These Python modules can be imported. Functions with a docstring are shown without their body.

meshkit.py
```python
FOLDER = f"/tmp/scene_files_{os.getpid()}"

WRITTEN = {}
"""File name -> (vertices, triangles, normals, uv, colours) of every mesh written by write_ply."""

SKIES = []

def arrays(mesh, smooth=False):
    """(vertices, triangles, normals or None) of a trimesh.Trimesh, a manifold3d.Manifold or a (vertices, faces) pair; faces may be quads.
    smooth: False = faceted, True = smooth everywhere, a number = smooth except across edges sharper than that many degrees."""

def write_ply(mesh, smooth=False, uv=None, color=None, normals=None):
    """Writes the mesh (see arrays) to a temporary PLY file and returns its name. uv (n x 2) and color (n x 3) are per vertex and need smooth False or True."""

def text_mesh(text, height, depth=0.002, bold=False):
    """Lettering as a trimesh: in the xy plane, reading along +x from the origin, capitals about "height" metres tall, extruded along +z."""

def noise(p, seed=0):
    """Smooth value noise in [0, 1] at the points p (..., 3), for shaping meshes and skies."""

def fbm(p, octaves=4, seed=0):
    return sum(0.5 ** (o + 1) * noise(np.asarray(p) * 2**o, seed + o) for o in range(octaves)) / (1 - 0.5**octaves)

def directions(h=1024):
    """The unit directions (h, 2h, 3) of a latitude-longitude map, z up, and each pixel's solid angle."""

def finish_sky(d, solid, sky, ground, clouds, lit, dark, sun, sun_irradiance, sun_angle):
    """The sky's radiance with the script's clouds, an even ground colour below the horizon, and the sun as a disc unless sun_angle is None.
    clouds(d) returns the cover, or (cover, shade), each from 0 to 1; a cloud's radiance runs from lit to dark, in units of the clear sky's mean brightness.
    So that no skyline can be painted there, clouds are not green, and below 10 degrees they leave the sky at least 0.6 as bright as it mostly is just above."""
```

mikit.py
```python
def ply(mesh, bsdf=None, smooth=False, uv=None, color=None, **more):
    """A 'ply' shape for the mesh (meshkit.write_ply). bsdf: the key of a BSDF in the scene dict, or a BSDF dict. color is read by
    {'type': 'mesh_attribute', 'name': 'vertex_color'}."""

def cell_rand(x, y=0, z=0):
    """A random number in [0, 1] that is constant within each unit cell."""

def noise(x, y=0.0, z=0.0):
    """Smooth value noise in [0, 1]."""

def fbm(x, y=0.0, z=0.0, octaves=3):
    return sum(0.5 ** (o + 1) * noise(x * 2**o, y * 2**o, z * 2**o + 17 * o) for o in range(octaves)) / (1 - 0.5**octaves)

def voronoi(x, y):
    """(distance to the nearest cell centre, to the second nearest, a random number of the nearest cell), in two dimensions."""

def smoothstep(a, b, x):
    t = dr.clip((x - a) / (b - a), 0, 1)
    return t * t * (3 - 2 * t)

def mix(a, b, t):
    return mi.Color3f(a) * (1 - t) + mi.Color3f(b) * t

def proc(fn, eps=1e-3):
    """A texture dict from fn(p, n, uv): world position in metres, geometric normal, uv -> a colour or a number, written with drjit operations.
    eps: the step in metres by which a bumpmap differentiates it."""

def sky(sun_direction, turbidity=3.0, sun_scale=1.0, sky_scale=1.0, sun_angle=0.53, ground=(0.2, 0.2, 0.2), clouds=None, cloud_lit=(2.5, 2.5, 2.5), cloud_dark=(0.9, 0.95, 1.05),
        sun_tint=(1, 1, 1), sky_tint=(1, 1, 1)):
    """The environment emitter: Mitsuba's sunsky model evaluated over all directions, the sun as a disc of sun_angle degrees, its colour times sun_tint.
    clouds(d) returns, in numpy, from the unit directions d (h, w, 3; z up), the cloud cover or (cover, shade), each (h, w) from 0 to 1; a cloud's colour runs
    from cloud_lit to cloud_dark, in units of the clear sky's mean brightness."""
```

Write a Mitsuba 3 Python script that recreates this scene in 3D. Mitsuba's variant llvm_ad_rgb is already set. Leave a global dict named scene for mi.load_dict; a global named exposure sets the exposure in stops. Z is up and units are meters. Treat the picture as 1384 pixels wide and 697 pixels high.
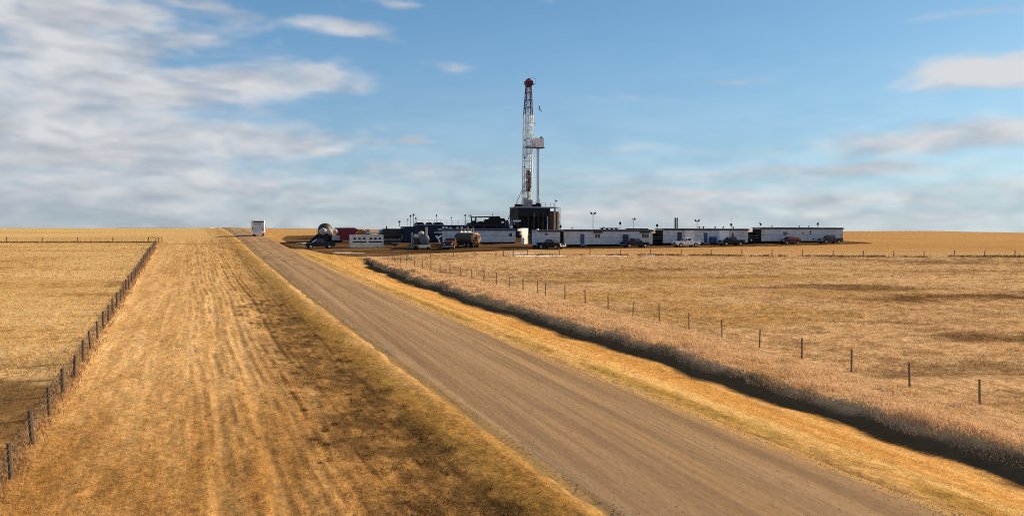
import math, random, numpy as np, trimesh, drjit as dr, mitsuba as mi, mikit, meshkit
from shapely.geometry import Polygon, Point, box as sbox
from mikit import noise, fbm, voronoi, cell_rand, smoothstep, mix

scene, labels = {}, {}
rng = np.random.default_rng(7)
random.seed(7)
T = mi.ScalarTransform4f
CAMZ = 9.9                      # metres above the foot of the slope, a drone's height
F = 1086.0                      # focal length in photograph pixels (1384 wide)
# ------------------------------------------------------------------ camera, sky, exposure
HY = 315.0                      # true horizon, photograph row
SLOPE = 0.0345 + (HY - 306) / F  # the prairie climbs gently away from the camera
PITCH = math.atan((348.5 - HY) / F)
scene['camera'] = {'type': 'perspective', 'fov': 2 * math.degrees(math.atan(692 / F)), 'fov_axis': 'x', 'near_clip': 0.5, 'far_clip': 9000.0,
                   'to_world': T().look_at(origin=[0, 0, CAMZ], target=[0, math.cos(PITCH), CAMZ - math.sin(PITCH)], up=[0, 0, 1])}
SUN_EL = math.radians(26)
SUN = (0.93 * math.cos(SUN_EL), 0.37 * math.cos(SUN_EL), math.sin(SUN_EL))


# cloud banks: azimuth and elevation of the centre, half-widths (degrees), weight
BANKS = [(-30, 12.2, 9.5, 4.6, 1.0), (-27, 9.2, 10.5, 2.4, 1.0), (-18.6, 10.2, 8.0, 1.15, .95), (-29.5, 5.9, 11, 3.0, 1.0), (-18.5, 6.1, 10, 1.5, .85),
         (-11, 6.2, 6, .85, .62), (-6.2, 6.6, 1.7, .45, .75), (-19.6, 14.2, 3.2, 2.0, .55), (-12.6, 13.8, 4.2, .5, .68), (-9.5, 15.6, 2.8, .35, .5),
         (-26, 3.1, 14, 2.0, .85), (-10, 4.1, 9.5, 1.3, .55), (-4, 11.7, 2.6, .6, .40), (2.6, 15.9, 1.2, .25, .45),
         (31.2, 9.4, 5.4, 1.05, 1.2), (33, 10.0, 3.5, .6, 1.1), (26.5, 5.75, 8.6, .75, .86), (30.5, 6.1, 5.2, 1.0, .9), (24, 4.2, 8.8, .58, .78),
         (14, 3.8, 10, .70, .60), (20, 2.55, 16, .68, .72), (30, 3.0, 6, .7, .6), (31, 13.3, 5.6, .5, .62), (14.6, 10.4, 2.2, .28, .42), (6.7, 5.9, 3.2, .32, .40), (10, 1.5, 25, .6, .6)]


def clouds(d):
    az = np.degrees(np.arctan2(d[..., 0], d[..., 1]))
    el = np.degrees(np.arcsin(np.clip(d[..., 2], -1, 1)))
    w1 = meshkit.fbm(np.stack([az / 7, el / 2.2, 0 * el], -1) + 31, 4, seed=5) - 0.5
    w2 = meshkit.fbm(np.stack([az / 7, el / 2.2, 0 * el], -1) + 77, 4, seed=8) - 0.5
    azw, elw = az + w1 * 4.0, el + w2 * 1.3
    n = meshkit.fbm(np.stack([azw / 4.2, elw / 1.15, 0 * el], -1), 5, seed=3)
    fine = meshkit.fbm(np.stack([azw / 1.5, elw / .42, 0 * el], -1), 4, seed=23)
    n2 = meshkit.fbm(np.stack([azw / 3.0, elw / .75 + 4, 0 * el], -1), 5, seed=11)
    b = np.full(az.shape, .02)
    for (a, e, ra, re, k) in BANKS:
        q = ((azw - a) / ra) ** 2 + ((elw - e) / re) ** 2
        b = np.maximum(b, k * np.exp(-np.minimum(q, 40) ** 1.1 * .8))
    b = np.where((np.abs(az) > 38) | (el > 20), np.maximum(b, 0.42), b)
    c = np.clip((b + (n - 0.5) * 0.80 + (fine - 0.5) * 0.36 - 0.20) / 0.80, 0, 1)
    cover = c * c * (3 - 2 * c) * 0.92
    veil = 0.34 * np.exp(-(el / 9.0) ** 2) + 0.46 * np.exp(-(el / 3.4) ** 2) * (.85 + .5 * (n - .5) + .3 * (fine - .5))
    cover = 1 - (1 - cover) * (1 - veil)
    bright = np.exp(-(((az - 31) / 7) ** 2 + ((el - 9.7) / 1.5) ** 2))
    low_left = np.exp(-(((az + 28) / 15) ** 2 + ((el - 1.2) / 1.9) ** 2))
    shade = np.clip(0.42 + (n2 - 0.5) * 1.6 - (fine - .5) * 0.7 - 0.7 * bright + 0.4 * low_left + 0.1 * np.exp(-(el / 1.9) ** 2), 0, 1)
    return cover, shade


scene['sky'] = mikit.sky(SUN, turbidity=2.6, sun_scale=1.35, sky_scale=0.9, ground=(0.30, 0.2, 0.1), clouds=clouds,
                         cloud_lit=(2.66, 2.68, 2.74), cloud_dark=(1.66, 1.74, 1.92), sky_tint=(0.59, 0.86, 1.05), sun_tint=(1.0, 0.95, 0.86))
exposure = 2.2

# ------------------------------------------------------------------ the lie of the land
TH = math.atan(0.38)            # the road runs 20.8 degrees left of the view
CT, ST = math.cos(TH), math.sin(TH)


def us_to_xy(u, s):
    u, s = np.asarray(u, float), np.asarray(s, float)
    return u * CT - s * ST, u * ST + s * CT


def xy_to_us(x, y):
    return x * CT + y * ST, -x * ST + y * CT


def fit(pts, deg):
    a = np.array(pts, float)
    return [float(c) for c in np.polyfit(a[:, 0], a[:, 1], deg)[::-1]]


ROAD_L = fit([(22, 11.2), (35, 11.0), (67, 9.9), (98, 9.0), (121, 8.2), (176, 7.3), (233, 6.8), (300, 5.0), (340, 3.5)], 3)
ROAD_R = fit([(22, 21.7), (34, 21.4), (60, 20.0), (102, 17.4), (145, 15.8), (176, 15.2), (233, 15.2), (300, 13.2), (340, 11.5)], 3)
DITCH = fit([(15, 28.0), (28, 27.4), (40, 26.5), (60, 25.7), (80, 24.6), (108, 22.8), (122, 23.0), (135, 24.4)], 3)
FENCE_R = fit([(20, 34.6), (27, 34.2), (35, 33.8), (50, 33.5), (60, 33.4), (70, 32.8), (80, 31.5), (90, 30.3), (95, 29.5), (102, 28.5), (122, 27.2), (135, 27)], 4)


def poly(c, s, lo, hi):
    s = np.clip(s, lo, hi) if isinstance(s, (np.ndarray, float, int)) else dr.clip(s, lo, hi)
    r = c[-1]
    for k in c[-2::-1]:
        r = r * s + k
    return r


rl = lambda s: poly(ROAD_L, s, 15.0, 340.0)
rr = lambda s: poly(ROAD_R, s, 15.0, 340.0)
def dc(s):
    sin = np.sin if isinstance(s, (np.ndarray, float, int)) else dr.sin
    return poly(DITCH, s, 12.0, 135.0) + .22 * sin(s * .31) + .16 * sin(s * .87 + 1)


fr = lambda s: poly(FENCE_R, s, 16.0, 134.0)
fl = lambda s: -5.75 - 0.0235 * s      # left fence


def sm(a, b, x):
    t = np.clip((x - a) / (b - a), 0, 1)
    return t * t * (3 - 2 * t)


HZX = np.array([-3, -1.2, -.64, -.45, -.36, -.27, 0, .2, .41, .52, .64, 1.2, 3])
HZY = (np.array([2.6, 2.4, 1.9, 2.6, 1.5, 3.2, 4.7, 5.5, 6.5, 6.0, 8.6, 9.0, 9]) + 306 - HY) / F


def land(x, y):
    """Height of the prairie without ditch and ruts."""
    x, y = np.asarray(x, float), np.asarray(y, float)
    az = np.clip(x / np.maximum(y, 20), -3, 3)
    lat = 0.006 * np.clip(az * 165 - 5, 0, 130) * sm(70, 170, y)
    near = np.where(y > 12, SLOPE * y, SLOPE * 12 + 0.006 * (y - 12))
    t = np.interp(az, HZX, HZY)
    r0 = (CAMZ - SLOPE * 205 + lat) / 205
    w = np.clip((y - 205) / 115, 0, 1)
    r = t + (r0 - t) * (1 - w) ** 2 + 0.0000018 * np.clip(y - 330, 0, 1e5)
    g = np.where(y <= 205, near - lat, CAMZ - r * y)
    roll = 0.35 * (meshkit.noise(np.stack([x / 31, y / 31, 0 * x], -1), 2) - .5) * sm(20, 60, y) * (1 - sm(150, 210, y))
    u, s = xy_to_us(x, y)
    roll = roll * sm(2, 14, u - fr(s)) + 0 * u
    return g + roll


def ground_z(x, y, micro=True):
    x, y = np.asarray(x, float), np.asarray(y, float)
    z = land(x, y)
    u, s = xy_to_us(x, y)
    D, R, L, FR = dc(s), rr(s), rl(s), fr(s)
    on = (1 - sm(122, 138, s))
    w = (u - R) / np.maximum(D - R, 0.5)
    fall = np.where(w < 0, 0, -0.42 * sm(0.15, 1, np.minimum(w, 1)))
    bank = np.where(u > D, 0.68 * sm(0, 1.4, u - D) - 0.10 * sm(1.8, 7, u - D), 0)
    z = z + on * (fall + bank)
    # shallow verge on the left of the road
    v = (u - L)
    z = z - 0.30 * np.exp(-((v + 3.2) / 2.2) ** 2) * (1 - sm(150, 200, s))
    road = sm(-0.3, 0.5, u - L) * sm(-0.3, 0.5, R - u)
    z = z - 0.06 * road
    z = z + 0.10 * np.exp(-((u - fl(s)) / 0.7) ** 2) * (1 - sm(165, 180, s))
    if micro:
        p = np.stack([u / 0.9, s / 1.5, 0 * u], -1)
        amp = 0.10 * (1 - sm(90, 200, s)) * (1 - road)
        z = z + amp * (meshkit.fbm(p, 3, seed=4) - .5)
        rut = np.exp(-((u - 2.1) / .3) ** 2) + np.exp(-((u - 0.4) / .3) ** 2) + .8 * np.exp(-((u - 5.0 + .012 * s) / .35) ** 2) + .8 * np.exp(-((u - 6.8 + .012 * s) / .35) ** 2)
        z = z - 0.07 * rut * (meshkit.noise(np.stack([u * .2, s / 9, 0 * u], -1), 8)) * (1 - sm(140, 190, s))
    return z


def u_at(px, s):
    """Road coordinate u of what stands on the line s and shows at photograph column px."""
    a = (px - 692) / F
    y = s / (CT - ST * a)
    return a * y * CT + y * ST


# ------------------------------------------------------------------ materials
def pr(key, col, rough=0.6, metal=0.0, **k):
    scene[key] = {'type': 'twosided', 'bsdf': {'type': 'principled', 'base_color': col if isinstance(col, dict) else {'type': 'rgb', 'value': list(col)}, 'roughness': rough, 'metallic': metal, 'specular': k.pop('spec', 0.4), **k}}


def dirty(col, dirt, amount=0.5, sc=1.4):
    def fn(p, n, uv):
        f = fbm(p.x * sc, p.y * sc, p.z * sc * 0.35, 3)
        g = fbm(p.x * sc * 5, p.y * sc * 5, p.z * sc * 1.2 + 7, 2)
        return mix(col, dirt, dr.clip(smoothstep(.42, .75, f) * amount + (g - .5) * amount * .6, 0, 1))
    return mikit.proc(fn)


pr('m_siding', dirty((.51, .55, .60), (.37, .375, .38), .6), .55)
pr('m_white', (.72, .72, .71), .4)
pr('m_bright', (.84, .84, .83), .4)
pr('m_roof', dirty((.22, .24, .26), (.12, .12, .12), .6), .6)
pr('m_blue_trim', (.022, .034, .058), .55)
pr('m_blue', (.02, .07, .17), .5)
pr('m_navy', dirty((.009, .018, .046), (.022, .021, .023), .6), .55, spec=.25)
pr('m_rig_wall', dirty((.012, .015, .026), (.034, .026, .022), .7), .6, spec=.2)
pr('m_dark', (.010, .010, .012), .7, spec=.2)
pr('m_dark_steel', dirty((.030, .031, .036), (.05, .033, .024), .6), .55, .1, spec=.25)
pr('m_steel', dirty((.30, .31, .33), (.18, .13, .09), .5), .42, .35)
pr('m_mast_white', dirty((.76, .76, .76), (.45, .40, .36), .6, .5), .5)
pr('m_mast_purple', (.055, .022, .075), .5)
pr('m_crown_red', (.075, .004, .022), .55)
pr('m_rust', dirty((.13, .08, .058), (.07, .045, .035), .8), .7)
pr('m_brown_tank', dirty((.062, .036, .028), (.036, .025, .022), .6), .6)
pr('m_tan_tank', dirty((.42, .24, .09), (.12, .07, .04), .9, 2.2), .6)
pr('m_beige', dirty((.70, .65, .52), (.42, .38, .29), .5), .6)
pr('m_red', dirty((.21, .013, .024), (.08, .02, .02), .5), .5)
pr('m_red_truck', dirty((.06, .02, .018), (.035, .022, .02), .8, 3), .75, spec=.12)
pr('m_maroon', (.11, .007, .018), .35, spec=.3)
pr('m_orange', (.45, .13, .03), .5)
pr('m_olive', (.022, .028, .024), .55)
pr('m_glass', (.015, .018, .022), .08, spec=.7)
pr('m_rubber', (.018, .018, .018), .9)
pr('m_alloy', (.45, .45, .46), .35, .7)
pr('m_lamp', (.85, .85, .82), .25)
pr('m_tail', (.12, .008, .008), .3)
pr('m_car_white', (.74, .74, .74), .3, clearcoat=.6)
pr('m_car_black', (.006, .006, .007), .35, spec=.25)
pr('m_car_grey', (.040, .043, .05), .35, spec=.3)
pr('m_car_navy', (.006, .010, .022), .35, spec=.25)
pr('m_vessel', dirty((.44, .41, .42), (.25, .21, .21), .6), .4)
pr('m_blue_steel', dirty((.09, .12, .18), (.10, .09, .085), .5), .4, .2)
pr('m_hills', dirty((.20, .15, .13), (.15, .11, .10), .6, .01), .9)
pr('m_stone', dirty((.34, .26, .19), (.2, .15, .11), .8, 9), .9, spec=.1)
pr('m_snow', (.80, .80, .80), .7)


def wood(p, n, uv):
    f = fbm(p.x * 9, p.y * 9, p.z * 1.5, 3)
    return mix((.055, .040, .030), (.12, .088, .066), f)


pr('m_wood', mikit.proc(wood), .85)
pr('m_wood_brown', mikit.proc(lambda p, n, uv: mix((.12, .078, .050), (.21, .145, .098), fbm(p.x * 9, p.y * 9, p.z * 1.5, 3))), .85)
pr('m_wire', (.16, .12, .10), .6, .3)


# ---- the prairie's colours (dry grass, mown verge, bare patches, painted shade)
def prairie(x, y):
    u, s = x * CT + y * ST, -x * ST + y * CT
    D, R, L, FR = dc(s), rr(s), rl(s), fr(s)
    big = fbm(x * .035, y * .05 + 3, 0, 3)
    mid = fbm(x * .30, y * .42, 5, 3)
    fine = fbm(u * 2.6, s * 1.6, 9, 3)
    grit = noise(u * 9, s * 6, 2)
    line = fbm(u * 1.9 + (mid - .5) * .8, s * .05, 1, 3)
    thin = fbm(u * 6.5, s * .22, 4, 2)
    # left verge: mown straw with tyre lines
    straw = mix((.49, .305, .130), (.62, .42, .205), dr.clip(line * 1.6 - .3 + (thin - .5) * .7, 0, 1))
    straw = mix(straw, (.38, .22, .085), smoothstep(.50, .70, fbm(u * .7, s * .16, 4, 3)) * .5)
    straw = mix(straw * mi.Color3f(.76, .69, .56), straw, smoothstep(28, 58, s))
    # brown, churned band by the road
    e = u - L
    band = smoothstep(-7.6, -4.6, e + (mid - .5) * 3.5) * (1 - smoothstep(-1.6, .0, e + (mid - .5) * 1.6))
    band = band * (1 - .65 * smoothstep(60, 120, s))
    churn = mix((.135, .078, .031), (.30, .175, .063), dr.clip((fbm(u * 2.2, s * .7, 9, 3) - .26) * 1.9, 0, 1))
    churn = mix(churn, (.060, .038, .020), smoothstep(.48, .62, fbm(x * .8 + 4, y * .9, 3, 3)) * .7)
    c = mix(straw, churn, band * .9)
    # wheel tracks: long dark lines with torn clods
    clod = noise(u * 3.5, s * 1.1, 7)
    ee = (e + (fbm(s * .035, 2, 1, 2) - .5) * 1.6) / .52 + (fbm(u * .5, s * .12, 3, 2) - .5) * .5
    row = dr.floor(ee)
    off = dr.abs(ee - row - .5)
    env = smoothstep(-15.5, -7.5, e) * (1 - smoothstep(-2.4, -1.2, e))
    torn = smoothstep(.30, .60, noise(u * 2.4, s * .55, 7) * .6 + fbm(row * 3.1, s * .07, 2, 2) * .4)
    dark = (1 - smoothstep(.10, .34 + .0012 * s, off)) * (.25 + .75 * cell_rand(row, 3)) * env * torn
    c = mix(c, (.100, .054, .024), dr.clip(dark * 1.1, 0, 1) * .78)
    c = c * (.90 + .22 * noise(u * 8, s * .45, 3)) * (.93 + .14 * noise(u * 22, s * 1.4, 5))
    # shade of the fence grass, with dark weeds, painted beyond the left fence
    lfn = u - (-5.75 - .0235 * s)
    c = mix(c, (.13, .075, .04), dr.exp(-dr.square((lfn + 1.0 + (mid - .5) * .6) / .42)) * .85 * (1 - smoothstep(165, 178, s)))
    # ochre and green fringe on the road's shoulder
    fringe = dr.exp(-dr.square((e + 1.1) / 1.0))
    c = mix(c, mix((.40, .235, .06), (.27, .18, .045), smoothstep(.5, .75, mid)), fringe * .6)
    # left field over the fence
    lf = 1 - smoothstep(-.3, .5, u - (-6.5 - .0235 * s))
    hx = fbm(x * .05 + 2, y * .17, 8, 4)
    tuft = fbm(x * 1.0, y * 1.5, 3, 3)
    c_l = mix((.57, .41, .205), (.47, .30, .12), dr.clip(hx * 2.2 - .75, 0, 1))
    c_l = mix(c_l, (.26, .145, .06), smoothstep(.56, .74, hx * .6 + tuft * .4) * .8)
    patch = dr.exp(-dr.square((u + 11.5) / 4.5) - dr.square((s - 46) / 7.5))
    c_l = mix(c_l, (.11, .058, .026), dr.clip(patch * 1.9 + (hx - .5) * patch * 4 + (mid - .5) * patch * 2, 0, .75))
    c = mix(c, c_l, lf)
    # right verge, between road and ditch
    rv = smoothstep(-.4, .4, u - R)
    l2 = fbm(u * 1.5 + (mid - .5) * .6, s * .07, 6, 3)
    c_v = mix((.47, .262, .082), (.58, .36, .14), dr.clip(l2 * 2.2 - .6, 0, 1))
    c_v = mix(c_v, (.23, .18, .035), dr.exp(-dr.square((u - R - .5) / .45)) * .6 * smoothstep(.3, .6, mid))
    c_v = mix(c_v, (.62, .46, .20), dr.exp(-dr.square((u - R - 1.5) / .35)) * .6)
    c = mix(c, c_v, rv)
    # weedy bank with tall grass
    bk = smoothstep(-.5, .4, u - D) * (1 - smoothstep(118, 140, s))
    c_b = mix((.42, .275, .145), (.54, .37, .20), dr.clip(fine * 1.5 - .2, 0, 1))
    c = mix(c, c_b, bk)
    # right pasture
    rp = smoothstep(-1.0, .6, u - FR + (mid - .5) * 1.2)
    hp = fbm(x * .045 + 20, y * .11, 2, 4)
    xw, yw = x + (fbm(x * .08, y * .1, 5, 3) - .5) * 18, y + (fbm(x * .11, y * .2, 15, 4) - .5) * 9
    c_p = mix((.57, .395, .22), (.50, .34, .18), dr.clip(hp * 2 - .5, 0, 1))
    c_p = mix(c_p, (.42, .26, .08), smoothstep(.48, .66, fbm(x * .06, y * .09, 12, 3)) * .6 * (1 - smoothstep(95, 120, y)))
    c_p = mix(c_p, (.29, .185, .09), smoothstep(.50, .64, fbm(x * .75, y * 1.5, 6, 3)) * .55)
    c_p = mix(c_p, (.17, .10, .05), smoothstep(.57, .72, hp * .55 + tuft * .45) * .75)
    for (cx, cy, rx, ry, k) in ((46, 79, 13, 2.6, .95), (36, 88, 11, 1.8, .85), (62, 82, 10, 2.0, .6), (34, 56.5, 5.5, 2.2, .85), (27, 63, 5, 1.3, .5), (24, 44.5, 5, 1.6, .6), (6, 95, 8, 1.8, .6), (18, 100, 12, 1.4, .4), (17, 110, 14, 1.2, .35), (60, 110, 20, 1.5, .3), (12, 72, 6, 1.0, .4), (44, 68, 9, 1.2, .4)):
        g = dr.exp(-dr.square((xw - cx) / rx) - dr.square((yw - cy) / ry))
        c_p = mix(c_p, (.13, .07, .03), dr.clip(g * 1.5 * (.25 + 1.5 * tuft), 0, 1) * k * .9)
    c = mix(c, c_p, rp * smoothstep(-.4, .4, u - R))
    # beyond the site and over the crest: smooth stubble
    fs = smoothstep(140, 158, y) * smoothstep(8, 20, u)
    c_f = mix((.40, .235, .095), (.46, .285, .125), dr.clip(fbm(x * .015, y * .06, 3, 3) * 2 - .5, 0, 1))
    c = mix(c, c_f, fs)
    ff = smoothstep(182, 200, y) * (1 - smoothstep(-10, 2, u - L))
    c_o = mix((.50, .34, .145), (.58, .42, .20), dr.clip(fbm(x * .02, y * .05, 1, 3) * 2 - .5, 0, 1))
    c = mix(c, c_o, ff * .85)
    mud = smoothstep(-1.1, -.3, u - D + (mid - .5) * 1.6) * (1 - smoothstep(.5, 1.1, u - D + (mid - .5))) * (1 - smoothstep(126, 138, s))  # shade of ditch floor and bank foot, painted into the ground colour
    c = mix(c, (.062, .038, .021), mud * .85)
    c = c * (.90 + .20 * grit * (1 - .6 * smoothstep(60, 150, y)) + .10 * (fine - .5))
    return c


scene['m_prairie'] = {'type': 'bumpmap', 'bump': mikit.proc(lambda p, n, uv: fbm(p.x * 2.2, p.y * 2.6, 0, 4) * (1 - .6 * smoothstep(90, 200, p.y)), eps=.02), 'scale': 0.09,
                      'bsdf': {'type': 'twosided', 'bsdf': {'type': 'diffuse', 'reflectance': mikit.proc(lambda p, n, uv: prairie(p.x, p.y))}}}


def blade_col(p, n, uv):
    c = prairie(p.x, p.y)
    k = uv.x
    return c * (.93 + .26 * k)


def weed_col(p, n, uv):
    return mix((.055, .038, .020), (.22, .13, .055), uv.x)


def bank_col(p, n, uv):
    f = fbm(p.x * .5, p.y * .5, 1, 3)
    c = mix((.64, .45, .265), (.79, .60, .395), dr.clip(uv.x * .8 + f - .4, 0, 1))
    c = mix(c, (.52, .33, .12), smoothstep(.56, .72, f) * .5)
    return mix((.34, .215, .12), c, smoothstep(-2, 2, p.x * CT + p.y * ST))


for nm, fn, tr in (('m_blade', blade_col, .3), ('m_weed', weed_col, .2), ('m_tall', bank_col, .28)):
    scene[nm] = {'type': 'principledthin', 'base_color': mikit.proc(fn), 'roughness': .8, 'diff_trans': tr * 2, 'spec_trans': 0.0, 'eta': 1.3}


def gravel(p, n, uv):
    u, s = p.x * CT + p.y * ST, -p.x * ST + p.y * CT
    L, R = rl(s), rr(s)
    a = (u - L) / (R - L)
    wob = fbm(u * .3, s * .05, 2, 2)
    line = fbm(u * 3.2 + wob * 1.2, s * .035, 3, 3)
    wide = fbm(u * .75 + wob, s * .018, 5, 3)
    grain = noise(u * 14, s * 7, 1)
    blot = fbm(u * .8, s * .25, 11, 3)
    c = mix((.30, .205, .125), (.38, .27, .17), dr.clip(wide * 2.1 - .55, 0, 1))
    c = mix(c, (.32, .215, .12), smoothstep(.52, .7, fbm(u * .9, s * .03, 21, 2)) * .55)
    c = mix(c, (.155, .105, .068), smoothstep(.52, .74, line) * .32)
    for t, w in ((.17, .045), (.36, .040), (.60, .045), (.80, .04)):
        c = mix(c, (.21, .145, .092), dr.exp(-dr.square((a - t - (wob - .5) * .05) / w)) * .45)
    c = mix(c, (.12, .08, .05), smoothstep(.60, .76, blot) * .45 * smoothstep(70, 120, s))
    ew = fbm(u * 1.1, s * .5, 4, 3)
    edge = 1 - smoothstep(.02, .05 + .14 * ew, a) * smoothstep(.02, .05 + .14 * ew, 1 - a)
    c = mix(c, (.46, .29, .10), edge * .8)
    c = mix(c, (.44, .35, .25), dr.exp(-dr.square((a - .075 - (wob - .5) * .02) / .008)) * .5)
    tyre = fbm(u * 2.2 + wob, s * .012, 31, 2)
    c = mix(c, (.19, .13, .082), smoothstep(.55, .72, tyre) * .45)
    return c * (.88 + .18 * grain + .12 * (fbm(u * 5, s * 1.2, 2, 2) - .5))


def gravel_bump(p, n, uv):
    u, s = p.x * CT + p.y * ST, -p.x * ST + p.y * CT
    return fbm(u * 3.0 + 1, s * .06, 3, 3) * .8 + fbm(u * 7, s * 2, 3, 2) * .25


scene['m_gravel'] = {'type': 'bumpmap', 'bump': mikit.proc(gravel_bump, eps=.03), 'scale': 0.022,
                     'bsdf': {'type': 'twosided', 'bsdf': {'type': 'diffuse', 'reflectance': mikit.proc(gravel)}}}


def soil(p, n, uv):
    f = fbm(p.x * .12, p.y * .3, 0, 4)
    g = fbm(p.x * .9, p.y * 1.3, 3, 3)
    c = mix((.050, .032, .018), (.15, .092, .046), dr.clip(f * 3.0 - 1.15, 0, 1))
    return c * (.7 + .6 * g)


scene['m_soil'] = {'type': 'twosided', 'bsdf': {'type': 'diffuse', 'reflectance': mikit.proc(soil)}}


# ------------------------------------------------------------------ helpers
def BX(x0, x1, y0, y1, z0, z1):
    m = trimesh.creation.box([x1 - x0, y1 - y0, z1 - z0])
    m.apply_translation([(x0 + x1) / 2, (y0 + y1) / 2, (z0 + z1) / 2])
    return m


def TB(p, q, r, n=8, r2=None):
    p, q = np.array(p, float), np.array(q, float)
    d = q - p
    h = np.linalg.norm(d)
    d /= h
    a = np.cross(d, [0, 0, 1] if abs(d[2]) < .9 else [1, 0, 0])
    a /= np.linalg.norm(a)
    b = np.cross(d, a)
    k = np.arange(n) * 2 * np.pi / n
    ring = np.cos(k)[:, None] * a + np.sin(k)[:, None] * b
    r2 = r if r2 is None else r2
    v = np.vstack([p + ring * r, q + ring * r2, [p], [q]])
    i = np.arange(n)
    j = (i + 1) % n
    f = np.vstack([np.stack([i, j, j + n], 1), np.stack([i, j + n, i + n], 1), np.stack([j, i, 0 * i + 2 * n], 1), np.stack([i + n, j + n, 0 * i + 2 * n + 1], 1)])
    return trimesh.Trimesh(v, f, process=False)


def BAR(p, q, w):
    return TB(p, q, w * .7, 4)


def J(*ms):
    ms = [m for x in ms for m in (x if isinstance(x, (list, tuple)) else [x])]
    return trimesh.util.concatenate(ms)


def PRISM(pts, y0, y1):
    """A profile in x, z drawn out along y."""
    m = trimesh.creation.extrude_polygon(pts if isinstance(pts, Polygon) else Polygon(pts), y1 - y0, engine='earcut')
    v = m.vertices.copy()
    m.vertices = np.stack([v[:, 0], y1 - v[:, 2], v[:, 1]], 1)
    return m


def HULL(pts):
    return trimesh.convex.convex_hull(np.array(pts, float))


def CAPSULE(p, q, r, dish=.35, n=20):
    """A round tank lying or standing from p to q with dished ends."""
    p, q = np.array(p, float), np.array(q, float)
    h = np.linalg.norm(q - p)
    a = np.linspace(0, np.pi / 2, 5)
    prof = [(r * np.sin(t), -dish * r * np.cos(t)) for t in a] + [(r * np.sin(t), h + dish * r * np.cos(t)) for t in a[::-1]]
    prof[0] = (0, prof[0][1])
    prof[-1] = (0, prof[-1][1])
    m = trimesh.creation.revolve(np.array(prof), sections=n)
    m.apply_transform(trimesh.geometry.align_vectors([0, 0, 1], (q - p) / h))
    m.apply_translation(p)
    m.fix_normals()
    return m


def number(name):
    if not any(k == name or k.startswith(name + '__') for k in scene) and name not in labels:
        return name
    i = 1
    while f'{name}_{i:03d}' in labels or any(k == f'{name}_{i:03d}' or k.startswith(f'{name}_{i:03d}__') for k in scene):
        i += 1
    return f'{name}_{i:03d}'


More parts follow.
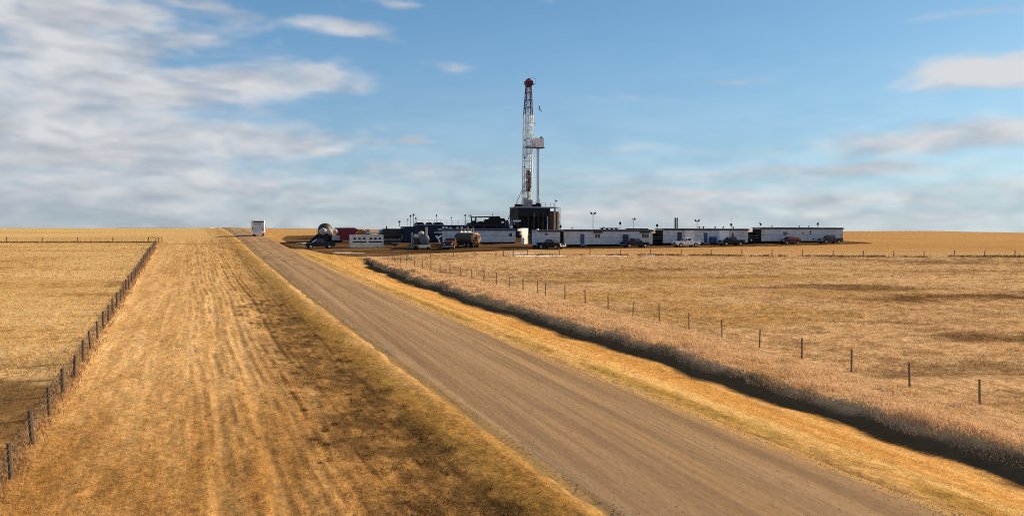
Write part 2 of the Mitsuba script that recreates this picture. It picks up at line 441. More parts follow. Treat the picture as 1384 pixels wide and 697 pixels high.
class Thing:
    """A thing of the scene: local x runs along u (right), y along s (away), z up from the ground it stands on."""

    def __init__(self, name, label, cat, u=0, s=0, rot=0.0, z=None, group=None):
        self.key = number(name)
        labels[self.key] = {'label': label, 'category': cat}
        if group:
            labels[self.key]['group'] = group
        x, y = us_to_xy(u, s)
        z = float(ground_z(x, y, False)) if z is None else z
        a = TH + math.radians(rot)
        self.M = np.array([[math.cos(a), -math.sin(a), 0, x], [math.sin(a), math.cos(a), 0, y], [0, 0, 1, z], [0, 0, 0, 1]], float)
        self.xyz = (float(x), float(y), z)
        self.used = {}

    def add(self, part, mesh, mat, smooth=False, parent='', label=None):
        base = parent + '__' + part if parent else part
        n = self.used.get(base, 0)
        self.used[base] = n + 1
        name = base if n == 0 else f'{base}_{n:03d}'
        key = self.key + '__' + name
        if isinstance(mesh, dict):
            scene[key] = dict(mesh)
        else:
            scene[key] = mikit.ply(mesh, mat, smooth)
        scene[key]['to_world'] = T(self.M.tolist())
        if label:
            labels[key] = {'label': label}
        return name


def world(name, mesh, mat, smooth=False, uv=None, **lab):
    key = number(name)
    scene[key] = mikit.ply(mesh, mat, smooth, uv=uv)
    labels[key] = lab
    return key


# ------------------------------------------------------------------ ground, road, pad
def grow(a, b, d0, k):
    out, d = [a], d0
    while out[-1] < b:
        out.append(out[-1] + d)
        d *= k
    return np.array(out)


gu = np.concatenate([-grow(14, 2600, .35, 1.045)[::-1], np.arange(-13.75, 38, .22), grow(38, 2600, .3, 1.035)])
gs = np.concatenate([-grow(2, 600, 2, 1.4)[::-1], np.arange(0, 18, 2), np.arange(18, 70, .26), grow(70, 3600, .30, 1.018)])
UU, SS = np.meshgrid(gu, gs)
XX, YY = us_to_xy(UU, SS)
ZZ = ground_z(XX, YY)
nu, ns = len(gu), len(gs)
idx = np.arange(nu * ns).reshape(ns, nu)
quads = np.stack([idx[:-1, :-1], idx[:-1, 1:], idx[1:, 1:], idx[1:, :-1]], -1).reshape(-1, 4)
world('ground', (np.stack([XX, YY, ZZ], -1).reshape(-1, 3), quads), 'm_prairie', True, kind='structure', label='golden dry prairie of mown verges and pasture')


def sheet(uf0, uf1, s_list, nu_, lift, dip=.10):
    t = np.linspace(0, 1, nu_)
    S = np.repeat(np.asarray(s_list)[:, None], nu_, 1)
    U = uf0(S) + (uf1(S) - uf0(S)) * t
    X, Y = us_to_xy(U, S)
    edge = np.minimum(t, 1 - t)[None] * (uf1(S) - uf0(S))
    Zg = ground_z(X, Y, False)
    Z = Zg + lift(U, S, t) - dip * (1 - sm(0, .8, edge))
    i = np.arange(S.size).reshape(S.shape)
    q = np.stack([i[:-1, :-1], i[:-1, 1:], i[1:, 1:], i[1:, :-1]], -1).reshape(-1, 4)
    return np.stack([X, Y, Z], -1).reshape(-1, 3), q


def wob(S, sd, a=.35):
    return a * (meshkit.fbm(np.stack([S / 2.3, 0 * S + sd, 0 * S], -1), 3) - .5) * 2


road_s = np.concatenate([np.arange(-30, 70, .5), grow(70, 340, .6, 1.02)])
world('road', sheet(lambda S: rl(S) + wob(S, 3, .24), lambda S: rr(S) + wob(S, 8, .26), road_s, 42,
                    lambda U, S, t: .07 + .10 * (1 - (2 * t - 1) ** 2) + .03 * (meshkit.fbm(np.stack([U * 1.6, S / 14, 0 * U], -1), 3, 6) - .5), .10), 'm_gravel', True, kind='structure', label='brown gravel road running over the rise')

PAD_U = np.array([16.5, 17.5, 20, 23, 26, 30, 37, 61, 90, 120, 143, 146])
PAD_S0 = np.array([192, 168, 147, 139, 136, 137, 141, 145.6, 143.5, 142.5, 143, 150])
t = np.linspace(0, 1, 60)
pu = np.linspace(16.5, 146, 260)
S0 = np.interp(pu, PAD_U, PAD_S0) + 1.6 * (meshkit.fbm(np.stack([pu / 3.1, 0 * pu, 0 * pu], -1), 4) - .5)
S1 = np.interp(pu, [16.5, 20, 40, 146], [200, 224, 232, 190])
PS = S0[:, None] + (S1 - S0)[:, None] * t ** 1.6
PU = np.repeat(pu[:, None], 60, 1)
PX, PY = us_to_xy(PU, PS)
e = np.minimum(np.minimum(t, 1 - t)[None] * (S1 - S0)[:, None], np.minimum(PU - 16.5, 146 - PU))
PZ = ground_z(PX, PY) + .045 - .2 * (1 - sm(0, .8, e)) + .12 * (meshkit.fbm(np.stack([PX * .4, PY * .4, 0 * PX], -1), 3) - .5) * sm(0, 2, e)
i = np.arange(PU.size).reshape(PU.shape)
world('bare_ground', (np.stack([PX, PY, PZ], -1).reshape(-1, 3), np.stack([i[:-1, :-1], i[1:, :-1], i[1:, 1:], i[:-1, 1:]], -1).reshape(-1, 4)), 'm_soil', True, kind='structure', label='churned brown soil of the drilling site')
approach_s = np.linspace(165, 187, 40)
world('driveway', sheet(lambda S: rr(S) - .6 + 0 * S, lambda S: 20.5 + wob(S, 5, .8), approach_s, 24, lambda U, S, t: .09 + 0 * U, .2), 'm_soil', True, kind='structure', label='muddy approach from the road to the drilling site')


# ------------------------------------------------------------------ grass
def blades(x, y, h, w, lean, tone, tall=False, sink=.02):
    n = len(x)
    z = ground_z(x, y) - sink
    a = rng.uniform(0, 2 * np.pi, n)
    wx, wy = np.cos(a) * w / 2, np.sin(a) * w / 2
    la = rng.uniform(0, 2 * np.pi, n)
    lx, ly = np.cos(la) * lean * h - .10 * h, np.sin(la) * lean * h - .05 * h
    b0 = np.stack([x - wx, y - wy, z], -1)
    b1 = np.stack([x + wx, y + wy, z], -1)
    tip = np.stack([x + lx, y + ly, z + h], -1)
    if not tall:
        v = np.stack([b0, b1, tip], 1).reshape(-1, 3)
        f = np.arange(3 * n).reshape(-1, 3)
        uv = np.repeat(np.stack([tone, tone], -1), 3, 0)
        return v, f, uv
    m0 = np.stack([x + lx * .35 - wx * 1.15, y + ly * .35 - wy * 1.15, z + h * .62], -1)
    m1 = np.stack([x + lx * .35 + wx * 1.15, y + ly * .35 + wy * 1.15, z + h * .62], -1)
    v = np.stack([b0, b1, m0, m1, tip], 1).reshape(-1, 3)
    k = np.arange(n)[:, None] * 5
    f = np.concatenate([k + [[0, 1, 3]], k + [[0, 3, 2]], k + [[2, 3, 4]]], 0)
    uv = np.repeat(np.stack([tone, tone], -1), 5, 0)
    return v, f, uv


def scatter(n, u0, u1, s0, s1):
    return rng.uniform(u0, u1, n), rng.uniform(s0, s1, n)


def seen(x, y, m=1.5):
    return (y > 17) & (np.abs(x) < .66 * y + m)


def dens(x, y, sc, seed):
    return meshkit.fbm(np.stack([x / sc, y / sc, 0 * x], -1), 3, seed)


V, FC, UV = [], [], []


def put(r):
    o = sum(len(a) for a in V)
    V.append(r[0])
    FC.append(r[1] + o)
    UV.append(r[2])


def clumps(y0, y1, n, per, h, w, spread):
    """Tufts of the short dry grass, thinner with distance."""
    y = y0 * (y1 / y0) ** rng.uniform(0, 1, n)
    x = rng.uniform(-.67, .67, n) * y
    u, s = xy_to_us(x, y)
    ok = ~((u > rl(s) - .25) & (u < rr(s) + .3)) & ~((u > dc(s) - .6) & (u < fr(s) - .3) & (s < 132))
    pad = (u > 16) & (u < 147) & (s > np.interp(u, PAD_U, PAD_S0) - .4)
    ok &= ~pad & ~((y > 146) & (u > 15)) & (rng.uniform(0, 1, n) < .25 + 1.3 * dens(x, y, 2.3, 9) ** 1.3)
    # less on the tyre lines
    ok &= ~((np.abs(u - 2.1) < .3) | (np.abs(u - .4) < .3))
    ok &= ~((u > fl(s)) & (u < rl(s)) & (rng.uniform(0, 1, n) < .35))
    x, y, u, s = x[ok], y[ok], u[ok], s[ok]
    k = len(x)
    right = (u > fr(s))
    hh = h * rng.uniform(.5, 1.25, k) * np.where(right, 1.35, np.where(u > rr(s), .6, np.where(u > fl(s), np.where(y < 45, 1.0, .62), 1))) * np.where(u < fl(s), 1.2, 1)
    tone = rng.uniform(0, 1, k)
    xx = np.repeat(x, per) + rng.normal(0, spread, k * per)
    yy = np.repeat(y, per) + rng.normal(0, spread, k * per)
    put(blades(xx, yy, np.repeat(hh, per) * rng.uniform(.6, 1.15, k * per), np.full(k * per, w) * rng.uniform(.7, 1.3, k * per), np.full(k * per, .55), np.clip(np.repeat(tone, per) * .7 + rng.uniform(0, .3, k * per), 0, 1)))


clumps(18, 45, 95000, 6, .12, .019, .09)
clumps(45, 100, 60000, 5, .16, .04, .11)
clumps(100, 200, 30000, 5, .20, .09, .22)
world('grass', (np.vstack(V), np.vstack(FC)), 'm_blade', False, uv=np.vstack(UV), kind='stuff', category='grass', label='short dry golden grass over the verges and pastures')

V, FC, UV = [], [], []
# tall grass on the bank
n = 115000
s = 16 + 120 * rng.uniform(0, 1, n) ** 1.25
a = rng.uniform(0, 1, n)
u = dc(s) + .45 + .5 * (dens(s * 1.0, s * 0, .9, 41) - .3) + (fr(s) - .2 - dc(s) - .5) * a ** 1.05
x, y = us_to_xy(u, s)
kp = seen(x, y, 3) & (rng.uniform(0, 1, n) < np.clip(1.35 - .9 * a + (dens(x, y, 1.6, 14) - .5) * 2.6, .12, 1))
x, y, a, s = x[kp], y[kp], a[kp], s[kp]
h = .80 * (.10 + .95 * dens(x, y, 2.1, 15) ** 1.6 + .5 * (dens(x, y, .6, 16) - .4)) * (.34 + .86 * sm(0, .34, a)) * (1 - .70 * a) * rng.uniform(.55, 1.25, len(x)) * (1 - .35 * sm(100, 135, s))
put(blades(x, y, np.maximum(h, .12), np.interp(s, [20, 60, 130], [.020, .036, .08]) * rng.uniform(.6, 1.4, len(x)), rng.uniform(.25, .95, len(x)), rng.uniform(0, 1, len(x)), True, .05))
# strip under the left fence
n = 9000
s = 20 + 158 * rng.uniform(0, 1, n) ** 1.2
u = fl(s) - .15 + rng.normal(0, .30, n)
x, y = us_to_xy(u, s)
kp = seen(x, y) & (rng.uniform(0, 1, n) < 1.6 * dens(x, y, 1.7, 19) - .15)
x, y, s = x[kp], y[kp], s[kp]
put(blades(x, y, rng.uniform(.10, .36, len(x)), np.interp(s, [20, 60, 180], [.022, .04, .11]), np.full(len(x), .5), rng.uniform(0, .5, len(x)), True))
world('tall_grass', (np.vstack(V), np.vstack(FC)), 'm_tall', False, uv=np.vstack(UV), kind='stuff', category='tall grass', label='tall pinkish dry grass on the ditch bank and along the fence line')

V, FC, UV = [], [], []
# dark weeds in the churned band left of the road and along the cross fences
spots = [(6.6, 24.6, .55, 120), (7.3, 25.6, .5, 90), (8.2, 25.0, .6, 120), (5.9, 26.8, .35, 50), (9.2, 24.2, .6, 90), (6.2, 31.5, .35, 46), (4.3, 30.8, .25, 40), (3.9, 30.6, .15, 30), (7.9, 30.0, .6, 70), (5.6, 34.6, .4, 40), (6.4, 37.6, .7, 60)]
for k in range(260):
    s_ = 22 + 62 * random.random() ** 1.3
    spots.append((rl(s_) - random.uniform(1.8, 7.0), s_, random.uniform(.15, .8), random.randint(20, 90)))
for k in range(24):
    s_ = 24 + 60 * random.random()
    spots.append((random.uniform(-5.5, 4.5), s_, random.uniform(.08, .25), random.randint(5, 16)))
for (u_, s_, r_, c_) in spots:
    uu, ss = u_ + rng.normal(0, r_ * .45, c_), s_ + rng.normal(0, r_ * .6, c_)
    x, y = us_to_xy(uu, ss)
    put(blades(x, y, rng.uniform(.04, .15, c_), np.full(c_, .035), np.full(c_, 1.0), rng.uniform(0, 1, c_) ** 1.5))
n = 5200
x = rng.uniform(-150, -80, n)
y = 181.2 + rng.normal(0, .5, n)
put(blades(x, y, rng.uniform(.15, .5, n), np.full(n, .12), np.full(n, .5), rng.uniform(.3, 1, n)))
n = 9000
x = rng.uniform(2, 100, n)
y = 139.3 + rng.normal(0, .6, n)
kp = dens(x, y, 3.0, 33) > .47
x, y = x[kp], y[kp]
put(blades(x, y, rng.uniform(.1, .45, len(x)), np.full(len(x), .11), np.full(len(x), .6), rng.uniform(.2, 1, len(x))))
world('weeds', (np.vstack(V), np.vstack(FC)), 'm_weed', False, uv=np.vstack(UV), kind='stuff', category='weeds', label='dark brown weeds in clumps beside the road and along the fences')


# ------------------------------------------------------------------ snow
def snow_blob(x0, x1, y0, w, seed):
    n = int((x1 - x0) * 3) + 8
    m = 8
    xs = np.linspace(x0, x1, n)
    ww = w * np.clip(meshkit.fbm(np.stack([xs / 2.4, 0 * xs + seed, 0 * xs], -1), 3) * 2.1 - .55, .0, 1) * np.sin(np.linspace(0, np.pi, n)) ** .4
    yc = y0 + .8 * (meshkit.noise(np.stack([xs / 5, 0 * xs + seed * 3, 0 * xs], -1)) - .5)
    t = np.linspace(-1, 1, m)
    X = np.repeat(xs[:, None], m, 1)
    Y = yc[:, None] + ww[:, None] * t
    Z = ground_z(X, Y) - .03 + (.16 * (1 - t ** 2) * np.clip(ww / w, 0, 1)[:, None] + (ww[:, None] > .02) * .03)
    i = np.arange(n * m).reshape(n, m)
    return trimesh.Trimesh(np.stack([X, Y, Z], -1).reshape(-1, 3), np.vstack([np.stack([i[:-1, :-1], i[1:, :-1], i[1:, 1:]], -1).reshape(-1, 3), np.stack([i[:-1, :-1], i[1:, 1:], i[:-1, 1:]], -1).reshape(-1, 3)]), process=False)


snow = [snow_blob(-1, 20, 138.0, 1.0, 1), snow_blob(3, 9, 137.2, .6, 2), snow_blob(22, 31, 138.6, .45, 3), snow_blob(36, 44, 139.3, .5, 4), snow_blob(52, 63, 140.2, .4, 5),
        snow_blob(-49.5, -44, 178.5, 1.5, 6), snow_blob(-34, -26, 146.5, .7, 7), snow_blob(-113, -106, 300, 3.0, 8), snow_blob(-104, -99, 296, 2.0, 9), snow_blob(-1, 4, 146, .35, 10)]
world('snow', J(snow), 'm_snow', True, kind='stuff', category='snow', label='thin remnants of old snow lying by the far fence and the road')


# ------------------------------------------------------------------ loose stones on the road
n = 9000
s_ = 17 + 70 * rng.uniform(0, 1, n) ** 1.4
L_, R_ = rl(s_), rr(s_)
a_ = np.where(rng.uniform(0, 1, n) < .6, np.where(rng.uniform(0, 1, n) < .5, rng.normal(.07, .03, n), rng.normal(.94, .03, n)), rng.uniform(.03, .97, n))
u_ = L_ + (R_ - L_) * a_
x, y = us_to_xy(u_, s_)
z = ground_z(x, y, False) + .07 + .10 * (1 - (2 * a_ - 1) ** 2)
r_ = rng.uniform(.010, .032, n)
oct_v = np.array([[1, 0, 0], [-1, 0, 0], [0, 1, 0], [0, -1, 0], [0, 0, .8], [0, 0, -.8]])
oct_f = np.array([[0, 2, 4], [2, 1, 4], [1, 3, 4], [3, 0, 4], [2, 0, 5], [1, 2, 5], [3, 1, 5], [0, 3, 5]])
v = oct_v[None] * r_[:, None, None] * rng.uniform(.6, 1.3, (n, 6, 1)) + np.stack([x, y, z], -1)[:, None]
world('gravel', (v.reshape(-1, 3), (np.arange(n)[:, None, None] * 6 + oct_f).reshape(-1, 3)), 'm_stone', False, kind='stuff', category='gravel', label='loose stones lying on the gravel road and along its edges')

# ------------------------------------------------------------------ far ridge
rx = np.linspace(-900, 700, 220)
prof = np.array([-30, -20, 0, 8, 10, 8, 0, -20, -30])
ry = np.array([1250, 1300, 1380, 1450, 1500, 1560, 1650, 1750, 1800])
top = np.interp(rx / 1500 * F + 692, [0, 120, 160, 300, 330, 430, 470, 1170, 1200], [313, 311, 307.9, 307.7, 308.2, 309, 312, 320, 320]) + .5 * (meshkit.fbm(np.stack([rx / 40, 0 * rx, 0 * rx], -1), 3) - .5)
RZ = CAMZ + (HY - top)[:, None] / F * 1500 + (prof - 10)[None]
RX, RY = np.repeat(rx[:, None], 9, 1), np.repeat(ry[None], 220, 0)
i = np.arange(220 * 9).reshape(220, 9)
world('hills', (np.stack([RX, RY, RZ], -1).reshape(-1, 3), np.stack([i[:-1, :-1], i[1:, :-1], i[1:, 1:], i[:-1, 1:]], -1).reshape(-1, 4)), 'm_hills', True, kind='structure', label='low dull brown ridge on the skyline beyond the road')


# ------------------------------------------------------------------ fences
def fence(name, label, pts, h, post_r, brace=(), strands=(.35, .62, .9, 1.08), lean=.08, mat='m_wood'):
    t = Thing(name, label, 'fence', z=0.0)
    t.M = np.eye(4)
    tops = []
    for i, (x, y) in enumerate(pts):
        z = float(ground_z(x, y))
        hh = h * random.uniform(.9, 1.08)
        dx, dy = random.uniform(-lean, lean), random.uniform(-lean, lean)
        r = post_r * random.uniform(.85, 1.2)
        t.add('post', TB((x, y, z - .3), (x + dx, y + dy, z + hh), r * 1.08, 7, r), mat, 40)
        tops.append(np.array([x, y, z]))
    ws = []
    for k in strands:
        for a, b in zip(tops[:-1], tops[1:]):
            za, zb = a + [0, 0, k * h / 1.2], b + [0, 0, k * h / 1.2]
            mid = (za + zb) / 2 - [0, 0, .02]
            ws += [TB(za, mid, .006, 3), TB(mid, zb, .006, 3)]
    t.add('wire', J(ws), 'm_wire')
    for i, j in brace:
        t.add('brace_rail', TB(tops[i] + [0, 0, h * .93], tops[j] + [0, 0, h * .93], .075, 7), 'm_wood')
    return t


# left: posts every 4.2 m along the verge, then the corner brace and the cross fence
ss = np.arange(28.1, 196, 4.35)
pts = [us_to_xy(fl(s_), s_) for s_ in ss if us_to_xy(fl(s_), s_)[1] < 177]
cx, cy = -78.8, 181.0
fence('wire_fence', 'weathered post and wire fence running away along the left verge', pts + [(cx, cy)], 1.30, .085)
cross = [(cx - .8, cy + .1), (cx - 3.2, cy + .1)] + [(cx - 3.2 - 8 * k, cy + .2 + random.uniform(-.1, .1)) for k in range(1, 10)]
fence('wire_fence', 'sparse post and wire fence crossing the left field below the skyline', cross, 1.25, .10, brace=((0, 1),))
s_list = np.concatenate([[19.6, 23.6], np.arange(27.5, 76, 3.95) + .0, np.arange(76.5, 124, 3.2)])
pts = [us_to_xy(fr(s_), s_) for s_ in s_list]
e1 = us_to_xy(27.6, 126.2)
e2 = us_to_xy(28.6, 126.6)
fence('wire_fence', 'thin post and wire fence curving along the tall grass bank right of the road', pts + [e1, e2], 1.28, .05, mat='m_wood_brown', brace=((len(pts), len(pts) + 1),))
far = [(-1.5, 138.4), (.2, 138.5), (2.6, 138.5)] + [(8.2 + 5.25 * k, 138.6 + .02 * k) for k in range(0, 18)]
fence('wire_fence', 'low post and wire fence across the right pasture in front of the trailers', far, 1.15, .075, brace=((0, 1), (1, 2)), strands=(.4, .8, 1.1), mat='m_wood_brown')
stub = [us_to_xy(30 + 4.2 * k, 126.5 + 1.1 * k) for k in range(0, 5)]
fence('wire_fence', 'short stretch of fence between the gate brace and the trailer fence', stub, 1.15, .06, strands=(.5, 1.0))
# dry pale bush beside the brace
bx, by = us_to_xy(31.2, 128.6)
t = Thing('bush', 'pale round dry bush at the far end of the bank fence', 'bush', 31.2, 128.6)
st = []
for k in range(260):
    d = rng.normal(0, 1, 3)
    d[2] = abs(d[2]) + .15
    d /= np.linalg.norm(d)
    q = d * rng.uniform(.45, .78)
    st.append(TB(q * .25, q, .02, 3, .006))
t.add('twigs', J(st), 'm_beige')


# ------------------------------------------------------------------ vehicles
WHEEL = {}


def wheels(t, xs, w, r=.40, name='wheel', width=.26):
    for x in xs:
        for sd in (-1, 1):
            y = sd * (w / 2 - width / 2)
            ty = TB((x, y - width / 2, r), (x, y + width / 2, r), r, 18)
            n = t.add(name, ty, 'm_rubber', 40)
            t.add('rim', TB((x, y + sd * (width / 2 - .02), r), (x, y + sd * (width / 2 + .012), r), r * .6, 14), 'm_alloy', 40, parent=n)


def pickup(label, paint, u, s, rot=0, group='pickups parked by the trailers', cap=False):
    """Local -x is the front."""
    t = Thing('pickup_truck', label, 'pickup truck', u, s, rot, group=group)
    W = 1.98
    body = Polygon([(-2.92, .50), (-2.95, .78), (-2.88, 1.02), (-2.6, 1.14), (-1.35, 1.20), (.98, 1.22), (1.0, 1.24), (2.88, 1.24), (2.94, 1.1), (2.94, .55), (2.6, .46), (-2.6, .42)])
    for x in (-1.9, 1.75):
        body = body.difference(Point(x, .42).buffer(.50))
    t.add('body', PRISM(body, -W / 2, W / 2), paint)
    cab = []
    for (x, z, y) in ((-1.40, 1.19, .93), (-.55, 1.86, .74), (.72, 1.90, .74), (1.02, 1.20, .93)):
        cab += [(x, -y, z), (x, y, z)]
    t.add('cab', HULL(cab), paint)
    for sd in (-1, 1):
        def P(x, z):
            k = (z - 1.19) / .69
            return (x, sd * (.93 - .19 * k + .012), z)
        for (a, b) in ((-1.02, -.22), (-.12, .72)):
            q = [P(a, 1.26), P(b, 1.26), P(min(b, .66), 1.78), P(max(a, -.56), 1.78)]
            q += [(x, y - sd * .03, z) for x, y, z in q]
            t.add('side_window', HULL(q), 'm_glass')
        t.add('mirror', BX(-1.02, -.84, sd * 1.0 - .1, sd * 1.0 + .1, 1.22, 1.42), 'm_dark')
        t.add('headlight', BX(-2.965, -2.86, sd * .78 - .15, sd * .78 + .15, .82, 1.0), 'm_lamp')
        t.add('tail_light', BX(2.90, 2.955, sd * .88 - .07, sd * .88 + .07, .85, 1.2), 'm_tail')
    q = [(-1.36, y, 1.24) for y in (-.84, .84)] + [(-.60, y, 1.82) for y in (-.68, .68)]
    q += [(x - .02, y, z + .02) for x, y, z in q]
    t.add('windscreen', HULL(q), 'm_glass')
    q = [(1.0, y, 1.30) for y in (-.78, .78)] + [(.78, y, 1.78) for y in (-.66, .66)]
    q += [(x + .025, y, z + .01) for x, y, z in q]
    t.add('rear_window', HULL(q), 'm_glass')
    t.add('bumper', BX(-3.02, -2.90, -.95, .95, .48, .72), 'm_alloy')
    t.add('bumper', BX(2.93, 3.05, -.92, .92, .50, .70), 'm_alloy')
    t.add('grille', BX(-2.972, -2.93, -.58, .58, .78, 1.02), 'm_dark')
    t.add('bed', BX(1.12, 2.80, -.84, .84, 1.1, 1.247), 'm_dark')
    wheels(t, (-1.9, 1.75), W + .02, .41)
    return t


def suv(label, paint, u, s, rot=0):
    t = Thing('suv', label, 'car', u, s, rot)
    W = 1.9
    body = Polygon([(-2.35, .45), (-2.4, .75), (-2.3, .98), (-1.25, 1.10), (2.25, 1.12), (2.34, .95), (2.34, .5), (2.0, .42), (-2.0, .40)])
    for x in (-1.5, 1.4):
        body = body.difference(Point(x, .37).buffer(.44))
    t.add('body', PRISM(body, -W / 2, W / 2), paint)
    cab = []
    for (x, z, y) in ((-1.35, 1.08, .9), (-.55, 1.70, .70), (.4, 1.78, .71), (1.85, 1.70, .70), (2.28, 1.10, .9)):
        cab += [(x, -y, z), (x, y, z)]
    t.add('cabin', HULL(cab), paint)
    for sd in (-1, 1):
        def P(x, z):
            return (x, sd * (.9 - .2 * (z - 1.08) / .64 + .012), z)
        for (a, b) in ((-.95, -.1), (0, .85), (.95, 1.85)):
            q = [P(a, 1.16), P(b, 1.16), P(min(b, 1.72), 1.60), P(max(a, -.52), 1.60)]
            q += [(x, y - sd * .03, z) for x, y, z in q]
            t.add('side_window', HULL(q), 'm_glass')
        t.add('headlight', BX(-2.40, -2.28, sd * .72 - .15, sd * .72 + .15, .76, .92), 'm_lamp')
        t.add('tail_light', BX(2.30, 2.36, sd * .8 - .08, sd * .8 + .08, .8, 1.1), 'm_tail')
        t.add('mirror', BX(-1.0, -.84, sd * .98 - .09, sd * .98 + .09, 1.1, 1.26), 'm_dark')
    q = [(-1.30, y, 1.13) for y in (-.8, .8)] + [(-.60, y, 1.66) for y in (-.64, .64)]
    q += [(x - .02, y, z + .02) for x, y, z in q]
    t.add('windscreen', HULL(q), 'm_glass')
    t.add('bumper', BX(-2.45, -2.34, -.85, .85, .45, .66), 'm_dark')
    wheels(t, (-1.5, 1.4), W + .02, .36)
    return t


# ------------------------------------------------------------------ trailers of the site, in a row across the view
def trailer(label, px0, px1, s, h=3.25, doors=(), windows=(), awnings=(), extra=None, depth=3.2, base=.45, name='office_trailer', shade_end=True):
    u0, u1 = u_at(px0, s), u_at(px1, s)
    t = Thing(name, label, 'trailer', (u0 + u1) / 2, s + depth / 2)
    Lh = (u1 - u0) / 2
    y0, y1 = -depth / 2, depth / 2
    t.add('wall', BX(-Lh, Lh, y0, y1, base, h), 'm_siding')
    lx = lambda px: (u_at(px, s) - (u0 + u1) / 2)
    # cladding seams, trim and roof stand proud of the wall
    for z in (base + (h - base) * .50,):
        t.add('wall_seam', BX(-Lh + .02, Lh - .02, y0 - .03, y0 - .002, z - .04, z + .04), 'm_roof')
    for z in np.arange(base + .35, h - .3, .42):
        if abs(z - (base + (h - base) * .5)) > .12:
            t.add('cladding_board', BX(-Lh + .03, Lh - .03, y0 - .018, y0 - .001, z - .19, z + .19), 'm_siding')
    t.add('roof', J(BX(-Lh - .18, Lh + .18, y0 - .22, y1 + .2, h + .002, h + .14), PRISM([(-Lh - .1, h + .14), (Lh + .1, h + .14), (Lh - .2, h + .26), (-Lh + .2, h + .26)], y0 - .1, y1 + .1)), 'm_roof')
    t.add('roof_trim', BX(-Lh - .20, Lh + .20, y0 - .25, y0 - .222, h - .14, h + .16), 'm_blue_trim')
    if shade_end:  # shade of the left end, put on as a dark panel
        t.add('end_shade_panel', BX(-Lh - .05, -Lh - .003, y0 + .05, y1 - .05, base + .02, h - .15), 'm_dark', label='dark panel standing for shade on the end wall')
    t.add('skid', J(BX(-Lh + .1, Lh - .1, y0 + .2, y0 + .45, .0, base - .003), BX(-Lh + .1, Lh - .1, y1 - .45, y1 - .2, 0, base - .003)), 'm_dark')
    for px, wpx in doors:
        x = lx(px)
        w = wpx * .155 / 2
        d = t.add('door', BX(x - w, x + w, y0 - .06, y0 - .022, base + .08, base + 2.15), 'm_blue')
        t.add('door_window', BX(x - w * .5, x + w * .5, y0 - .075, y0 - .058, base + 1.45, base + 1.9), 'm_glass', parent=d)
        st = t.add('step', J(BX(x - w - .1, x + w + .1, y0 - .9, y0 - .07, .28, .34), BX(x - w - .1, x + w + .1, y0 - 1.2, y0 - .9, .10, .16), BX(x - w - .08, x - w - .02, y0 - .9, y0 - .1, 0, .28), BX(x + w + .02, x + w + .08, y0 - .9, y0 - .1, 0, .28)), 'm_steel')
    for px, wpx, z0, z1, panes in windows:
        x = lx(px)
        w = wpx * .155 / 2
        fz = t.add('window', J(BX(x - w - .09, x + w + .09, y0 - .06, y0 - .02, z1, z1 + .09), BX(x - w - .09, x + w + .09, y0 - .06, y0 - .02, z0 - .09, z0), BX(x - w - .09, x - w, y0 - .06, y0 - .02, z0, z1), BX(x + w, x + w + .09, y0 - .06, y0 - .02, z0, z1)), 'm_white')
        for k in range(panes):
            a, b = x - w + 2 * w * k / panes + .03, x - w + 2 * w * (k + 1) / panes - .03
            t.add('pane', BX(a, b, y0 - .035, y0 - .019, z0, z1), 'm_glass', parent=fz)
    for px, wpx in awnings:
        x = lx(px)
        w = wpx * .155 / 2
        t.add('awning', PRISM([(x - w, h - .5), (x + w, h - .5), (x + w * .94, h - .12), (x - w * .94, h - .12)], y0 - .6, y0 - .06), 'm_blue_trim')
    if extra:
        extra(t, lx, y0, h, Lh)
    return t


def vents(*pxs):
    def f(t, lx, y0, h, Lh):
        for px in pxs:
            t.add('roof_vent', J(TB((lx(px), y0 + 1.0, h + .2), (lx(px), y0 + 1.0, h + .55), .09, 8), TB((lx(px), y0 + 1.0, h + .55), (lx(px), y0 + 1.0, h + .68), .17, 8)), 'm_dark')
    return f


S_ROW = 150.0
trailer('short white site trailer with a dark wall lamp, behind the dark pickup seen end-on', 727, 757, S_ROW, 3.3, windows=(), shade_end=False, extra=lambda t, lx, y0, h, Lh: (t.add('wall_lamp', BX(lx(738) - .18, lx(738) + .18, y0 - .3, y0 - .02, h - .75, h - .42), 'm_dark'), t.add('roof_vent', TB((lx(729), y0 + .8, h + .1), (lx(729), y0 + .8, h + .5), .35, 10, .2), 'm_white')))


def c_extra(t, lx, y0, h, Lh):
    vents(776)(t, lx, y0, h, Lh)
    r = t.add('roof_rack', J(BX(lx(815), lx(838), y0 + .6, y0 + 1.6, h + .42, h + .60), [BX(lx(p) - .06, lx(p) + .06, y0 + .6, y0 + 1.6, h + .2, h + .43) for p in (817, 824, 830, 836)]), 'm_dark')
    t.add('roof_lamp', BX(lx(817) - .2, lx(817) + .25, y0 + .4, y0 + .75, h + .61, h + .85), 'm_lamp')
    t.add('roof_duct', BX(lx(850), lx(879), y0 + .8, y0 + 1.5, h + .25, h + .48), 'm_dark')
    t.add('panel_box', BX(lx(842), lx(848), y0 - .5, y0 - .03, .5, 2.5), 'm_blue_trim')


trailer('longest white site trailer with a blue door and blue awnings over two windows', 762, 882, S_ROW, 3.3, doors=((787, 6),), windows=((807.5, 8, 1.75, 2.55, 2), (872, 11, 1.75, 2.6, 3)), awnings=((807.5, 12), (871, 14)), extra=c_extra)


